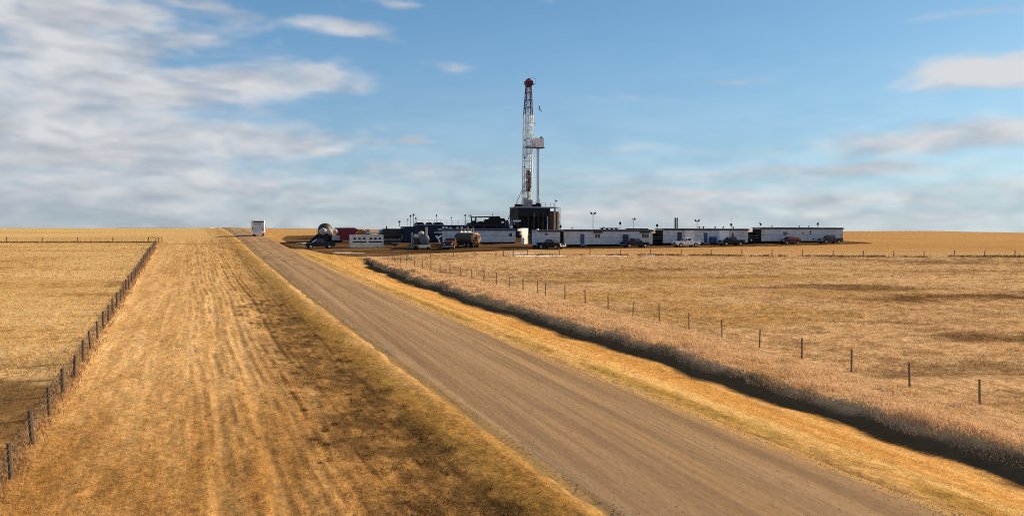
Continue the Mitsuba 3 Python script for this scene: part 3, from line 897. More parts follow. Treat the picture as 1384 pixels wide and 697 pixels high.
def e_extra(t, lx, y0, h, Lh):
    t.add('white_panel', BX(lx(972), lx(985), y0 - .05, y0 - .025, .55, h - .15), 'm_bright', label='bright white wall panel')
    t.add('white_panel', BX(lx(926), lx(938), y0 - .05, y0 - .025, .55, h - .15), 'm_white')
    t.add('blue_box', BX(lx(958), lx(965.5), y0 - .9, y0 - .1, .4, 1.75), 'm_blue')
    for p in (917.2, 919.8):
        t.add('exhaust_stack', TB((lx(p), y0 + 1.4, h + .1), (lx(p), y0 + 1.4, h + 2.6), .16, 10), 'm_dark_steel', 40)
    for p in (948.5, 954, 970, 981, 994.5):
        t.add('roof_vent', J(TB((lx(p), y0 + 1.0, h + .2), (lx(p), y0 + 1.0, h + .6), .12, 8), TB((lx(p), y0 + 1.0, h + .6), (lx(p), y0 + 1.0, h + .72), .2, 8)), 'm_dark')
    t.add('panel_box', BX(lx(915.5), lx(920.5), y0 - .3, y0 - .03, .6, 2.7), 'm_blue_trim')


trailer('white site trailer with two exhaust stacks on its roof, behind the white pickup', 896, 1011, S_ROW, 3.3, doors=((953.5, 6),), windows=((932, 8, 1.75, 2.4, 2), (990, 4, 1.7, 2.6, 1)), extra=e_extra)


def g_extra(t, lx, y0, h, Lh):
    vents(1047, 1084, 1097)(t, lx, y0, h, Lh)
    for p, z in ((1085, 2.2), (1095, 2.55), (1095, 2.1), (1099, .95)):
        t.add('wall_box', BX(lx(p) - .13, lx(p) + .13, y0 - .16, y0 - .025, z - .14, z + .14), 'm_dark')


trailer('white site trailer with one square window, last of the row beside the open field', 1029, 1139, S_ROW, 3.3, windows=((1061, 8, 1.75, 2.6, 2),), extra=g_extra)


def a_extra(t, lx, y0, h, Lh):
    for p in (622, 664, 668):
        t.add('wall_box', BX(lx(p) - .1, lx(p) + .1, y0 - .12, y0 - .025, 1.9, 2.0), 'm_roof')


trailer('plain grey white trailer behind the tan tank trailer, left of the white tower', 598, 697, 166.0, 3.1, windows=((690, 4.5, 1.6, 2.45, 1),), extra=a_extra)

# dark stairs, and shade panels put in the gaps between the trailers
for (px0, px1, lab) in ((883, 895, 'dark steel stair landing in the gap left of the white pickup'), (1012, 1027, 'dark steel stair landing with a bright lamp, between the last two trailers')):
    u0, u1 = u_at(px0, S_ROW + .6), u_at(px1, S_ROW + .6)
    t = Thing('stair_landing', lab, 'stairs', (u0 + u1) / 2, S_ROW + 1.5)
    h = (u1 - u0) / 2
    t.add('platform', BX(-h, h, -.9, .9, .75, .82), 'm_dark_steel')
    for x in (-h, h - .06):
        for y in (-.9, .84):
            t.add('post', BX(x, x + .06, y, y + .06, 0, 1.9), 'm_dark_steel')
    for z in (1.35, 1.86):
        t.add('rail', J(BX(-h, h, -.9, -.85, z, z + .05), BX(-h, -h + .05, -.84, .84, z + .001, z + .05)), 'm_steel')
    for k in range(3):
        t.add('step', BX(-h + .1, h - .1, -1.2 - .25 * k, -.95 - .25 * k, .55 - .22 * k, .60 - .22 * k), 'm_dark_steel')
    t.add('gap_shade_panel', BX(-h, h, 1.0, 1.05, .1, 2.6), 'm_dark')  # dark sheet added for the shade in the gap
    if px0 > 1000:
        t.add('lamp', TB((-h + .4, -1.0, .95), (-h + .55, -1.25, .8), .12, 10, .22), 'm_bright')


def lightpole(px, s, top_y, kind, lab):
    u = u_at(px, s)
    x, y = us_to_xy(u, s)
    dist = float(y)
    g = float(ground_z(x, y, False))
    H = CAMZ + (HY - top_y) / F * dist - g
    t = Thing('flood_light', lab, 'flood light', u, s, group=None)
    t.add('pole', TB((0, 0, 0), (0, 0, H - .1), .07, 8, .05), 'm_steel', 40)
    if kind == 'twin':
        t.add('cross_arm', BX(-.42, .42, -.03, .03, H - .14, H - .08), 'm_steel')
        for sd in (-1, 1):
            t.add('lamp_head', HULL([(sd * .42 + a, b, H - .05 + c) for a in (-.2, .2) for b in (-.12, .12) for c in (-.16 + sd * a * .6, .2 + sd * a * .6)]), 'm_dark')
    elif kind == 'white':
        t.add('lamp_head', TB((-.12, -.1, H), (-.14, .15, H), .26, 12), 'm_bright', 40)
        t.add('lamp_head', TB((.30, -.1, H), (.30, .15, H), .22, 12), 'm_dark', 40)
    else:
        t.add('lamp_head', HULL([(a * k, b, H - .3 + c) for a in (-.2, .2) for b in (-.15, .15) for c, k in ((-.3, .7), (.3, 1))]), 'm_dark')
        t.add('antenna', TB((.15, 0, H - .1), (.15, 0, H + (1.4 if kind == 'aerial' else .25)), .02, 5), 'm_steel')


lightpole(801.5, 156, 288, 'twin', 'tallest twin headed flood light on a pole over the trailer with blue awnings')
lightpole(856, 156, 296, 'white', 'flood light with one white and one dark head behind the trailer with blue awnings')
lightpole(942, 158, 298, 'twin', 'twin headed flood light right of the two exhaust stacks')
lightpole(757.5, 157, 304, 'dark', 'short dark flood light just right of the brown standing tanks')
lightpole(838, 160, 300, 'dark', 'small dark flood light near the roof rack')
lightpole(888, 158, 303, 'dark', 'short dark flood light above the gap left of the white pickup')
lightpole(988, 158, 302, 'aerial', 'dark flood light with an aerial above the black pickup')
lightpole(1105, 158, 301, 'aerial', 'dark flood light with an aerial over the last trailer of the row')
t = Thing('satellite_dish', 'dark satellite dish on a mast between the last two trailers', 'satellite dish', u_at(1027, 155), 155)
t.add('mast', TB((0, 0, 0), (0, 0, 4.1), .05, 8), 'm_steel')
t.add('dish', TB((0, 0, 4.25), (.18, -.1, 4.38), .42, 16, .30), 'm_dark', 40)

pickup('white pickup truck parked in front of the trailer with exhaust stacks', 'm_car_white', u_at(927.5, 145.5), 145.5)
pickup('black pickup truck parked right of the white pickup', 'm_car_black', u_at(988, 147), 147.0)
pickup('grey pickup truck parked at the open end of the trailer row', 'm_car_grey', u_at(1121.5, 147.2), 147.2)
pickup('dark navy pickup truck facing right under the blue awnings', 'm_car_navy', u_at(858, 146.0), 146.0, 180)
pickup('dark pickup truck seen almost end-on by the short white trailer', 'm_car_black', u_at(745, 146.5), 146.5, 118)
pickup('dark pickup truck parked alone left of the beige cabin', 'm_car_navy', u_at(432, 163), 163.0, 4, group=None)
suv('maroon sport utility car parked below the square trailer window', 'm_maroon', u_at(1067.5, 147.3), 147.3)

# ------------------------------------------------------------------ white tower and blue tanks by the substructure
t = Thing('white_tower', 'bright white narrow tower with a wider box on top, right of the plain grey trailer', 'tower', u_at(708.5, 163), 163, 29)
t.add('column', BX(-.85, .95, -.2, .2, 0, 2.05), 'm_bright')
t.add('head_box', BX(-1.2, 1.05, -.25, .25, 2.053, 3.5), 'm_bright')
t.add('side_bracket', BX(-2.2, -1.203, -.2, .2, 2.9, 3.35), 'm_white')
t.add('base_plate', BX(-.8, .8, -.8, .8, 0, .08), 'm_steel')
t = Thing('barrel_tank', 'dark blue upright tank between the white tower and the short trailer', 'tank', u_at(719, 162), 162)
t.add('shell', CAPSULE((0, 0, .35), (0, 0, 2.1), .72), 'm_navy', 40)
t.add('band', J([TB((0, 0, z), (0, 0, z + .08), .74, 20) for z in (.7, 1.7)]), 'm_blue')
t.add('cradle', J([BX(x - .06, x + .06, y - .06, y + .06, 0, .5) for x in (-.5, .5) for y in (-.5, .5)]), 'm_steel')

# ------------------------------------------------------------------ the drilling rig
S_RIG = 188.0
UR = u_at(719, S_RIG)
RIG = Thing('drilling_rig', 'tall white lattice mast with a dark red crown on a dark navy substructure', 'drilling rig', UR, S_RIG + 5.5)
x0, x1, y0, y1, FLOOR = -3.9, 6.6, -5.5, 0.2, 7.7
for x in (x0 + .2, -1.0, 1.8, 4.0, x1 - .2):
    for y in (y0 + .2, y1 - .2):
        RIG.add('substructure_leg', BX(x - .16, x + .16, y - .16, y + .16, 0, FLOOR - .3), 'm_dark_steel')
RIG.add('floor_deck', BX(x0, x1, y0, y1, FLOOR - .3, FLOOR), 'm_dark')
RIG.add('base_beam', J([BX(x0, x1, y - .3, y + .3, .02, .5) for y in (y0 + .3, y1 - .3)]), 'm_dark')
RIG.add('wind_wall', J(BX(x0 + .1, x1 - 1.6, y0 + .02, y0 + .12, FLOOR - 2.4, FLOOR - .32), BX(x0 + .02, x0 + .12, y0 + .15, y1 - .15, FLOOR - 4.6, FLOOR - .32), BX(x0 + .1, x1 - .1, y1 - .6, y1 - .5, .4, FLOOR - .35)), 'm_rig_wall')
RIG.add('wind_wall', J(BX(x0 + .3, -1.2, y0 + .5, y0 + .6, .5, FLOOR - 2.5), BX(-.8, 1.6, y0 + 1.2, y0 + 1.3, .5, FLOOR - 2.2), BX(2.0, 3.8, y0 + .8, y0 + .9, .5, FLOOR - 1.0)), 'm_dark')
RIG.add('edge_beam', J(BX(x0 - .05, x1 + .4, y0 - .06, y0 + .0, FLOOR - .28, FLOOR + .02), BX(x0 - .06, x0 - .001, y0, y1, FLOOR - .28, FLOOR + .02)), 'm_steel')
for k in range(9):
    x = x0 + .1 + k * (x1 - x0 - .4) / 8
    RIG.add('rail_post', BX(x - .03, x + .03, y0 + .05, y0 + .11, FLOOR, FLOOR + 1.05), 'm_dark_steel')
RIG.add('hand_rail', J([BX(x0, x1, y0 + .05, y0 + .10, FLOOR + z, FLOOR + z + .05) for z in (.5, 1.0)]), 'm_dark_steel')
RIG.add('doghouse', BX(x0 + 1.3, x1 - 2.4, y1 - 1.6, y1 - .2, FLOOR + .01, FLOOR + .75), 'm_dark')
for (a, b) in ((x0 + .4, -1.2), (-.8, 1.6), (2.0, 3.8)):
    RIG.add('cross_brace', J(BAR((a, y0 + .1, .5), (b, y0 + .1, FLOOR - 2.6), .10), BAR((b, y0 + .28, .5), (a, y0 + .28, FLOOR - 2.6), .10)), 'm_dark_steel')
RIG.add('light_panel', BX(4.15, 4.5, y0 + .0, y0 + .06, 3.1, 5.0), 'm_bright')
RIG.add('light_panel', BX(x0 - 1.2, x0 + .8, y0 - .1, y0 - .05, 3.9, 4.3), 'm_bright')
# pipes in front
for x in (.4, 2.9, 4.9):
    RIG.add('riser_pipe', TB((x, y0 - .25, .2), (x, y0 - .25, FLOOR - 1.6), .10, 8), 'm_rust', 40)
# standing brown tanks on the right
for (x, y, r) in ((5.3, y0 - .3, .95), (6.9, y0 + 1.2, .95)):
    n = RIG.add('standing_tank', TB((x, y, .3), (x, y, 6.5), r, 22), 'm_brown_tank', 40)
    RIG.add('tank_rim', J(TB((x, y, 6.45), (x, y, 6.56), r + .05, 22), TB((x, y, 3.4), (x, y, 3.5), r + .03, 22)), 'm_dark_steel', 40, parent=n)
lad = [BX(x - .05, x + .05, y0 + .4, y0 + .5, 1.2, 7.6) for x in (7.35, 7.95)] + [BX(7.35, 7.95, y0 + .42, y0 + .48, z, z + .07) for z in (1.4, 3.0, 4.6, 6.0, 7.4)]
RIG.add('tank_ladder', J(lad), 'm_dark_steel')
RIG.add('tank_ladder_plate', J([BX(7.45, 7.85, y0 + .60, y0 + .66, a, a + 1.2) for a in (1.6, 3.2, 4.8)]), 'm_bright')
# mast: four-legged lattice, lower part white, top part purple, slightly narrowing
ZB, ZP, ZT = FLOOR, FLOOR + 23.4, FLOOR + 31.1
MX, MY = -.35, -2.7


def mast_c(z):
    k = (z - ZB) / (ZT - ZB)
    half = .98 if z <= ZP else .98 - .40 * (z - ZP) / (ZT - ZP)
    return MX + .55 * k, half


def corner(z, i, j):
    c, h = mast_c(z)
    return (c + i * h, MY + j * h * .7, z)


for i in (-1, 1):
    for j in (-1, 1):
        RIG.add('mast_leg', BAR(corner(ZB, i, j), corner(ZP, i, j), .21), 'm_mast_white')
        RIG.add('mast_top_leg', BAR(corner(ZP, i, j), corner(ZT, i, j), .19), 'm_mast_purple')


def lattice(zs, w, mat, name):
    for a, b in zip(zs[:-1], zs[1:]):
        bars = []
        for (p, q) in (((-1, -1), (1, -1)), ((-1, 1), (1, 1)), ((-1, -1), (-1, 1)), ((1, -1), (1, 1))):
            bars.append(BAR(corner(b, *p), corner(b, *q), w))
            c = [(np.array(corner(z, *r))) for z in (a, b) for r in (p, q)]
            m0, m1 = (c[0] + c[1]) / 2, (c[2] + c[3]) / 2
            bars += [BAR(c[0], m1, w * .75), BAR(c[1], m1, w * .75)]
        RIG.add(name, J(bars), mat)


lattice(np.linspace(ZB, ZP, 13), .085, 'm_mast_white', 'mast_bay')
lattice(np.linspace(ZP, ZT, 5), .10, 'm_mast_purple', 'mast_top_bay')
cT, hT = mast_c(ZT)
RIG.add('crown_block', HULL([(cT + a * .95, MY + b * .7, ZT + c) for a in (-1, 1) for b in (-1, 1) for c in (.15, .75)] + [(cT + a * .5, MY + b * .5, ZT + c) for a in (-1, 1) for b in (-1, 1) for c in (-.7, 1.15)]), 'm_crown_red')
RIG.add('crown_sheave', TB((cT - .1, MY - .5, ZT + 1.1), (cT - .1, MY + .5, ZT + 1.1), .42, 14), 'm_crown_red', 40)
RIG.add('crown_platform', BX(cT - 1.0, cT + 1.5, MY - .8, MY + .8, ZT + .02, ZT + .12), 'm_mast_purple')
RIG.add('crown_rail', J(BAR((cT + .2, MY - .9, ZT + 1.5), (cT + 1.6, MY - .9, ZT + 1.5), .05), BAR((cT + 1.5, MY - .9, ZT + .1), (cT + 1.5, MY - .9, ZT + 1.5), .05), BAR((cT - 1.1, MY - .9, ZT + .1), (cT - 1.1, MY - .9, ZT + .9), .05)), 'm_mast_purple')
# inside the mast: ladder, drill line, travelling block and top drive
c0, _ = mast_c(ZB)
c1, _ = mast_c(ZT)
for k in (-.22, -.07, .10, .25):
    RIG.add('drill_line', TB((c0 + k, MY, ZB + 12), (c1 + k, MY, ZT), .028, 5), 'm_dark_steel')
RIG.add('mast_ladder', J([BAR((c0 - .55 + d, MY - .72, ZB), (c1 - .30 + d, MY - .45, ZT - .5), .035) for d in (0, .4)] + [BAR((c0 - .55 + .45 * k / 60, MY - .70, ZB + k * .5), (c0 - .15 + .45 * k / 60, MY - .70, ZB + k * .5), .03) for k in range(1, 60)]), 'm_mast_white')
bz = ZB + 8.2
RIG.add('travelling_block', HULL([(c0 + .35 + a, MY + b, bz + c) for a, b, c in ((-.3, -.4, -1.3), (.3, -.4, -1.3), (.3, .4, -1.3), (-.3, .4, -1.3), (-.5, -.4, 0), (.5, -.4, 0), (.5, .4, 0), (-.5, .4, 0), (-.3, -.4, 1.2), (.3, -.4, 1.2), (.3, .4, 1.2), (-.3, .4, 1.2))]), 'm_rust')
RIG.add('top_drive', J(BX(c0 - .1, c0 + .8, MY - .5, MY + .5, bz - 4.2, bz - 1.5), TB((c0 + .35, MY, bz - 6), (c0 + .35, MY, bz - 4.2), .18, 8), BX(c0 + .55, c0 + 1.0, MY - .4, MY + .4, bz - 3.5, bz + .8)), 'm_rust')
RIG.add('drill_pipe', TB((c0 + .35, MY, ZB), (c0 + .35, MY, bz - 5.5), .09, 8), 'm_steel')
RIG.add('mast_base', J(BX(c0 - 1.1, c0 + 1.1, MY - 1.2, MY + 1.2, ZB + .01, ZB + .5), BX(c0 - 1.2, c0 - .1, MY - 1.25, MY - .7, ZB + .5, ZB + 2.3), BX(c0 + .2, c0 + 1.2, MY - 1.1, MY - .5, ZB + .5, ZB + 1.8)), 'm_steel')
for z in (ZB + 3.9, ZB + 10, ZB + 12.3, ZB + 16.7):
    c, h = mast_c(z)
    RIG.add('mast_lamp', BX(c - h - .35, c - h - .05, MY - 1.1, MY - .8, z, z + .3), 'm_dark')
# racking board: the white wind box with its windows wall on the right of the mast
zb = ZB + 15.2
cb, hb = mast_c(zb)
RIG.add('racking_board', J(BX(cb + hb + .7, cb + hb + 3.1, MY - 1.0, MY + 1.0, zb, zb + 2.35)), 'm_white', label='white windscreen box of the racking board')
RIG.add('racking_floor', BX(cb - hb + .1, cb + hb + 3.4, MY - 1.2, MY + 1.2, zb - .14, zb - .003), 'm_dark_steel')
for a in (.1, 2.98):
    RIG.add('racking_post', BAR((cb + hb + a, MY - 1.05, zb), (cb + hb + a, MY - 1.05, zb + 2.4), .05), 'm_steel')
RIG.add('racking_frame', J([BAR((cb + hb + .68, MY - 1.05, zb), (cb + hb + .68, MY - 1.05, zb + 2.4), .05)] + [BAR((cb - hb, MY - 1.05, zb + z), (cb + hb + .7, MY - 1.05, zb + z), .06) for z in (.6, 1.2, 2.0)]), 'm_steel')
RIG.add('racking_lamp', BX(cb + hb + 2.5, cb + hb + 3.0, MY - .3, MY + .1, zb + 2.4, zb + 2.8), 'm_dark')
RIG.add('racking_brace', J(BAR((cb + hb, MY - 1.0, zb - 3.4), (cb + hb + 1.2, MY - 1.0, zb - .1), .06), TB((cb + hb + .75, MY, zb + 2.3), (cb + hb + .75, MY, zb + 3.5), .02, 5)), 'm_steel')
# stands of drill pipe racked under the board
px_ = cb + hb + 1.75
for k in range(4):
    RIG.add('pipe_stand', TB((px_ - .30 + .2 * k, MY - .4 + .2 * (k % 2), ZB), (px_ - .30 + .2 * k, MY - .4 + .2 * (k % 2), zb), .085, 7), 'm_steel', 40)
RIG.add('pipe_rack_foot', J(BX(px_ - .5, px_ + .3, MY - .9, MY + .1, ZB + 1.0, ZB + 2.0)), 'm_bright')
RIG.add('pipe_rack_base', BX(px_ - .5, px_ + .5, MY - .9, MY + .1, ZB + .01, ZB + .95), 'm_dark')
# raising struts left of the mast and stay at right
RIG.add('raising_strut', J(BAR((x0 - 1.5, MY - 1, 4.6), (c0 - 1.2, MY - 1, ZB + 5.2), .11), BAR((x0 - 1.7, MY + .8, 3.4), (x0 + .2, MY + .8, ZB), .14)), 'm_dark_steel')
RIG.add('deck_lamp', J(BAR((x1 - .3, y0 + 1, FLOOR), (x1 + .5, y0 + 1, FLOOR + 1.5), .05), HULL([(x1 + .5 + a, y0 + 1 + b, FLOOR + 1.6 + c + a * -.4) for a in (-.3, .3) for b in (-.15, .15) for c in (-.12, .12)])), 'm_dark_steel')
for k, z in enumerate((6.0, 4.6, 3.2, 1.8)):
    RIG.add('stair_flight', J(BAR((x0 - 1.4 - .9 * k, y0 - .5, z - 1.2), (x0 - .6 - .9 * k, y0 - .5, z), .08), BX(x0 - 1.6 - .9 * k, x0 - 1.0 - .9 * k, y0 - .8, y0 - .2, z - 1.3, z - 1.25)), 'm_dark_steel')

# ------------------------------------------------------------------ birds
def bird(px, py, dist, lab, k=1.0):
    x = (px - 692) / F * dist
    z = CAMZ + (HY - py) / F * dist
    t = Thing('bird', lab, 'bird', *xy_to_us(x, dist), rot=35, z=z)
    r = np.array([(0, -.55), (.06, -.48), (.13, -.1), (.10, .2), (.04, .45), (0, .5)]) * k
    m = trimesh.creation.revolve(r, sections=10)
    m.apply_transform(trimesh.transformations.rotation_matrix(math.radians(90), [0, 1, 0]))
    roll = np.array(trimesh.transformations.rotation_matrix(math.radians(62), [1, 0, 0]))
    wing = []
    for sd in (-1, 1):
        a = [(-.16, 0, .03), (.2, 0, .03), (.16, sd * .55, .34), (-.06, sd * .55, .34), (.02, sd * 1.0, .30)]
        wing.append(HULL([(x * k, y * k, z_ * k) for x, y, z_ in a] + [(x * k, y * k, z_ * k - .025) for x, y, z_ in a]))
    t.add('body', m, 'm_dark', 40)
    for w in wing:
        w.apply_transform(roll)
        t.add('wing', w, 'm_dark')
    t.add('tail', HULL([(-.4 * k, -.05, 0), (-.4 * k, .05, 0), (-.75 * k, -.14, 0), (-.75 * k, .14, 0), (-.6 * k, 0, .03)]), 'm_dark')


bird(729, 149, 150, 'larger dark bird flying high right of the mast', .75)
bird(722, 167.5, 150, 'tiny dark bird flying just above the racking board', .3)


# ------------------------------------------------------------------ mud tanks and pump sheds left of the rig
def tank_unit(name, lab, cat, px0, px1, s, h, mat, domes=(), lamps=(), rails=True, roofmat='m_steel', poles=(), group=None):
    u0, u1 = u_at(px0, s), u_at(px1, s)
    t = Thing(name, lab, cat, (u0 + u1) / 2, s + 1.6, group=group)
    L = (u1 - u0) / 2
    lx = lambda px: u_at(px, s) - (u0 + u1) / 2
    t.add('shell', BX(-L, L, -1.6, 1.6, .3, h), mat)
    t.add('skid', BX(-L + .1, L - .1, -1.4, 1.4, 0, .297), 'm_dark')
    t.add('top_deck', BX(-L - .05, L + .05, -1.7, 1.7, h + .002, h + .12), roofmat)
    nrib = max(3, int(2 * L / 1.3))
    for k in range(nrib + 1):
        x = -L + .05 + (2 * L - .1) * k / nrib
        t.add('shell_rib', BX(x - .05, x + .05, -1.66, -1.603, .35, h - .05), mat)
    if rails:
        for k in range(nrib + 1):
            x = -L + .05 + (2 * L - .1) * k / nrib
            t.add('rail_post', BX(x - .025, x + .025, -1.62, -1.57, h + .12, h + 1.15), 'm_steel')
        t.add('hand_rail', J([BX(-L, L, -1.62, -1.58, h + z, h + z + .045) for z in (.65, 1.13)]), 'm_steel')
    for px, w in domes:
        x = lx(px)
        t.add('hatch', HULL([(x + a * w, b, h + .12 + c) for a, c in ((-1, 0), (1, 0), (-.75, .42), (.75, .42), (-.4, .55), (.4, .55)) for b in (-1.0, 1.0)]), 'm_dark')
    for px, z in lamps:
        x = lx(px)
        t.add('lamp', BX(x - .22, x + .22, -1.85, -1.67, z, z + .38), 'm_bright')
    for px, hh, r in poles:
        x = lx(px)
        t.add('vent_pipe', TB((x, -.4, h + .1), (x, -.4, h + hh), .05 * r, 7), 'm_dark')
        t.add('vent_cap', TB((x, -.4, h + hh), (x, -.4, h + hh + .4), .16 * r, 8), 'm_dark')
    return t


tank_unit('mud_tank', 'long navy mud tank with hatches and a railed walkway on top, left of the rig', 'tank', 563, 628, 178, 3.75, 'm_navy', domes=((569, 1.1), (594.5, 1.2), (582, .6)), lamps=((599, 3.1), (603.5, 3.1), (609, 2.95), (618, 3.0), (624, 3.1)), poles=((561, 2.2, 1.3), (592, 2.1, .8), (564, 1.4, 1.1), (612, 1.6, .7)))
tank_unit('mud_tank', 'navy mud tank with a row of small white lamps, close to the rig', 'tank', 630, 692, 180, 3.5, 'm_navy', domes=((640, 1.0), (655, 1.2)), lamps=((632, 2.9), (639, 2.8), (691, 2.9)), poles=((631, 2.2, 1.4), (645, 1.7, 1.2), (668, 2.4, .6)))
tank_unit('pump_shed', 'near black boxy pump shed at the left end of the navy mud tanks', 'shed', 546, 562, 176, 3.55, 'm_navy', rails=False, roofmat='m_dark', poles=((541.6, 1.0, 1.5), (553, 1.5, .7), (557, 2.3, 1.2)))
t = Thing('pump_skid', 'dark grey pump skid with sloping end, left of the near black pump shed', 'pump', u_at(531, 178), 179)
t.add('housing', PRISM([(-3.2, .6), (-3.0, 1.7), (-1.9, 3.2), (2.2, 3.2), (2.6, 2.6), (2.6, .6)], -1.3, 1.3), 'm_dark_steel')
t.add('skid', BX(-3.4, 2.8, -1.4, 1.4, 0, .597), 'm_dark')
t.add('drum', TB((-2.6, -1.0, 1.5), (1.9, -1.45, 1.7), .42, 14), 'm_dark_steel', 40)
t.add('exhaust', TB((-1.2, 0, 3.1), (-1.2, 0, 3.8), .12, 8), 'm_dark')
t.add('marker', HULL([(1.6, -1.5, 2.0), (2.0, -1.5, 2.0), (1.7, -1.5, 1.3), (2.3, -1.5, .6), (2.45, -1.5, .65), (1.6, -1.45, 2.0), (2.4, -1.45, .65)]), 'm_bright')
t.add('hose_reel', TB((1.6, -1.6, .7), (1.6, -1.35, .7), .5, 16), 'm_rust', 40)
# shaker house: dark pumps and pipes heaped on the tanks next to the rig
t = Thing('shaker_skid', 'jumble of dark pumps, pipes and platforms at the left foot of the rig', 'machinery', u_at(668, 176), 177.0)
base = 3.85
t.add('platform', BX(-5.6, 3.8, -1.2, 2.4, base - .15, base), 'm_dark_steel')
for x in (-5.4, -2.4, .6, 3.6):
    t.add('platform_leg', BX(x - .1, x + .1, -1.1, -.9, 0, base - .15), 'm_dark_steel')
for k, (x, w, hh) in enumerate(((-4.6, .5, .9), (-3.0, .65, .75), (-1.5, .55, 1.25), (-.2, .7, 1.9), (1.1, .8, 2.0), (2.4, .6, 1.5), (3.3, .5, 1.0))):
    t.add('shaker_unit', HULL([(x + a * w, b, base + c) for a, c in ((-1, 0), (1, 0), (-.9, hh * .7), (.9, hh * .7), (-.4, hh), (.4, hh)) for b in (-.7, .9)]), 'm_dark')
t.add('feed_pipe', J(TB((-5.5, 0, base + 1.75), (1.6, 0, base + 1.85), .13, 8), TB((-5.2, 0, base), (-5.2, 0, base + 1.75), .13, 8), TB((-4.2, 0, base), (-4.2, 0, base + 1.75), .2, 8)), 'm_dark_steel')
t.add('white_box', BX(-5.9, -5.2, -.3, .3, base + 1.85, base + 2.3), 'm_bright')
t.add('white_box', BX(1.6, 2.3, -1.35, -1.22, base + .35, base + .8), 'm_white')
t.add('hand_rail', J([BX(2.6, 5.0, -1.3, -1.26, base + z, base + z + .05) for z in (.1, .55, 1.0)] + [BX(x, x + .05, -1.3, -1.25, base, base + 1.2) for x in (2.6, 3.4, 4.2, 4.95)]), 'm_steel')
t.add('sign_panel', BX(3.5, 4.3, -1.9, -1.85, base - .65, base - .25), 'm_bright')

# ------------------------------------------------------------------ tank trucks and yard equipment
def truck_axles(t, xs, w, r=.5):
    wheels(t, xs, w, r, 'wheel', .32)


# blue-grey tank truck, tail towards the camera (local y runs away, so the truck stands along y)
t = Thing('tank_truck', 'blue grey tank truck parked tail-on with an upright pipe and white hatch dome', 'tank truck', u_at(571, 153.5), 155.5, -8)
t.add('tank', CAPSULE((.55, -2.2, 1.95), (.55, 3.2, 1.95), 1.08), 'm_blue_steel', 40)
t.add('hatch_dome', CAPSULE((.1, -1.6, 2.9), (.1, -1.6, 3.25), .55, .5), 'm_vessel', 40)
t.add('stand_pipe', TB((1.0, -2.3, 2.4), (1.0, -2.3, 4.3), .2, 10), 'm_steel', 40)
t.add('pump_cabinet', BX(-1.45, -.7, -2.4, -.6, .95, 2.4), 'm_dark_steel')
t.add('blower', TB((-1.0, -2.5, 2.6), (-1.0, -1.3, 2.6), .38, 12), 'm_vessel', 40)
t.add('corner_post', TB((-1.85, -2.6, .2), (-1.85, -2.6, 3.3), .09, 8), 'm_steel')
t.add('tail_deck', BX(-1.6, 1.75, -3.1, -2.45, .72, .86), 'm_steel')
t.add('tail_plate', BX(-.6, 1.75, -3.14, -3.02, .45, .80), 'm_white')
t.add('frame', BX(-.5, .9, -2.6, 6.4, .62, .86), 'm_dark')
t.add('cab', HULL([(x, y, z) for x in (-.9, 1.25) for y, z in ((4.0, .8), (4.0, 2.9), (5.4, 2.9), (5.9, 1.9), (6.4, 1.8), (6.5, .8))]), 'm_blue_trim')
t.add('valve', J([TB((x, -3.2, z), (x, -2.9, z), .16, 10) for x, z in ((.1, 1.4), (.75, 1.25), (1.15, 1.05))]), 'm_rust')
for y in (-1.6, -.4, 5.2):
    for x in (-1.1, 1.45):
        n = t.add('wheel', TB((x - .18, y, .5), (x + .18, y, .5), .5, 18), 'm_rubber', 40)
        t.add('rim', TB((x - .19, y, .5), (x + .19, y, .5), .24, 12), 'm_alloy', 40, parent=n)

# tan-ended tank trailer and its dark red truck
t = Thing('tank_trailer', 'brown tank trailer with a rusty tan round end facing right', 'tank trailer', u_at(637, 155), 157.0, -68)
t.add('tank', TB((-3.1, 0, 1.75), (2.35, 0, 1.75), 1.22, 24), 'm_brown_tank', 40)
t.add('tank_end', CAPSULE((2.36, 0, 1.75), (2.42, 0, 1.75), 1.26, .3), 'm_tan_tank', 40, label='rusty tan dished end of the tank')
t.add('tank_ring', J([TB((x, 0, 1.75), (x + .1, 0, 1.75), 1.26, 24) for x in (-3.0, -1.2, .6)]), 'm_brown_tank', 40)
t.add('ladder', J([BAR((2.8, y, .6), (2.8, y, 2.9), .04) for y in (-.25, .25)] + [BAR((2.8, -.25, z), (2.8, .25, z), .03) for z in np.arange(.8, 2.9, .35)]), 'm_dark_steel')
t.add('hose_coil', trimesh.creation.torus(.55, .09, major_sections=20, minor_sections=8, transform=trimesh.transformations.translation_matrix([2.95, -.55, 1.0]) @ trimesh.transformations.rotation_matrix(math.pi / 2, [0, 1, 0])), 'm_dark', True)
t.add('manway', J(TB((2.7, .2, 2.1), (2.98, .2, 2.1), .42, 16), TB((2.98, .2, 2.1), (3.03, .2, 2.1), .47, 16)), 'm_rust', 40)
t.add('valve', J([TB((2.6, y, .75), (3.1, y, .7), .13, 10) for y in (.35, .8)]), 'm_rust', 40)
t.add('bumper', BX(2.5, 2.75, -1.15, 1.15, .35, .52), 'm_rust')
t.add('frame', BX(-3.2, 2.4, -.8, .8, .42, .62), 'm_dark')
t.add('top_walk', J(BX(-2.6, 1.4, -.35, .35, 2.96, 3.02), [BX(x - .2, x + .2, -.3, .3, 3.02, 3.3) for x in (-2.2, -1.0, .3)], [BX(x - .02, x + .02, .33, .37, 3.02, 3.8) for x in (-2.5, -1.5, -.5, .5, 1.35)], BX(-2.5, 1.37, .33, .37, 3.78, 3.83)), 'm_white')
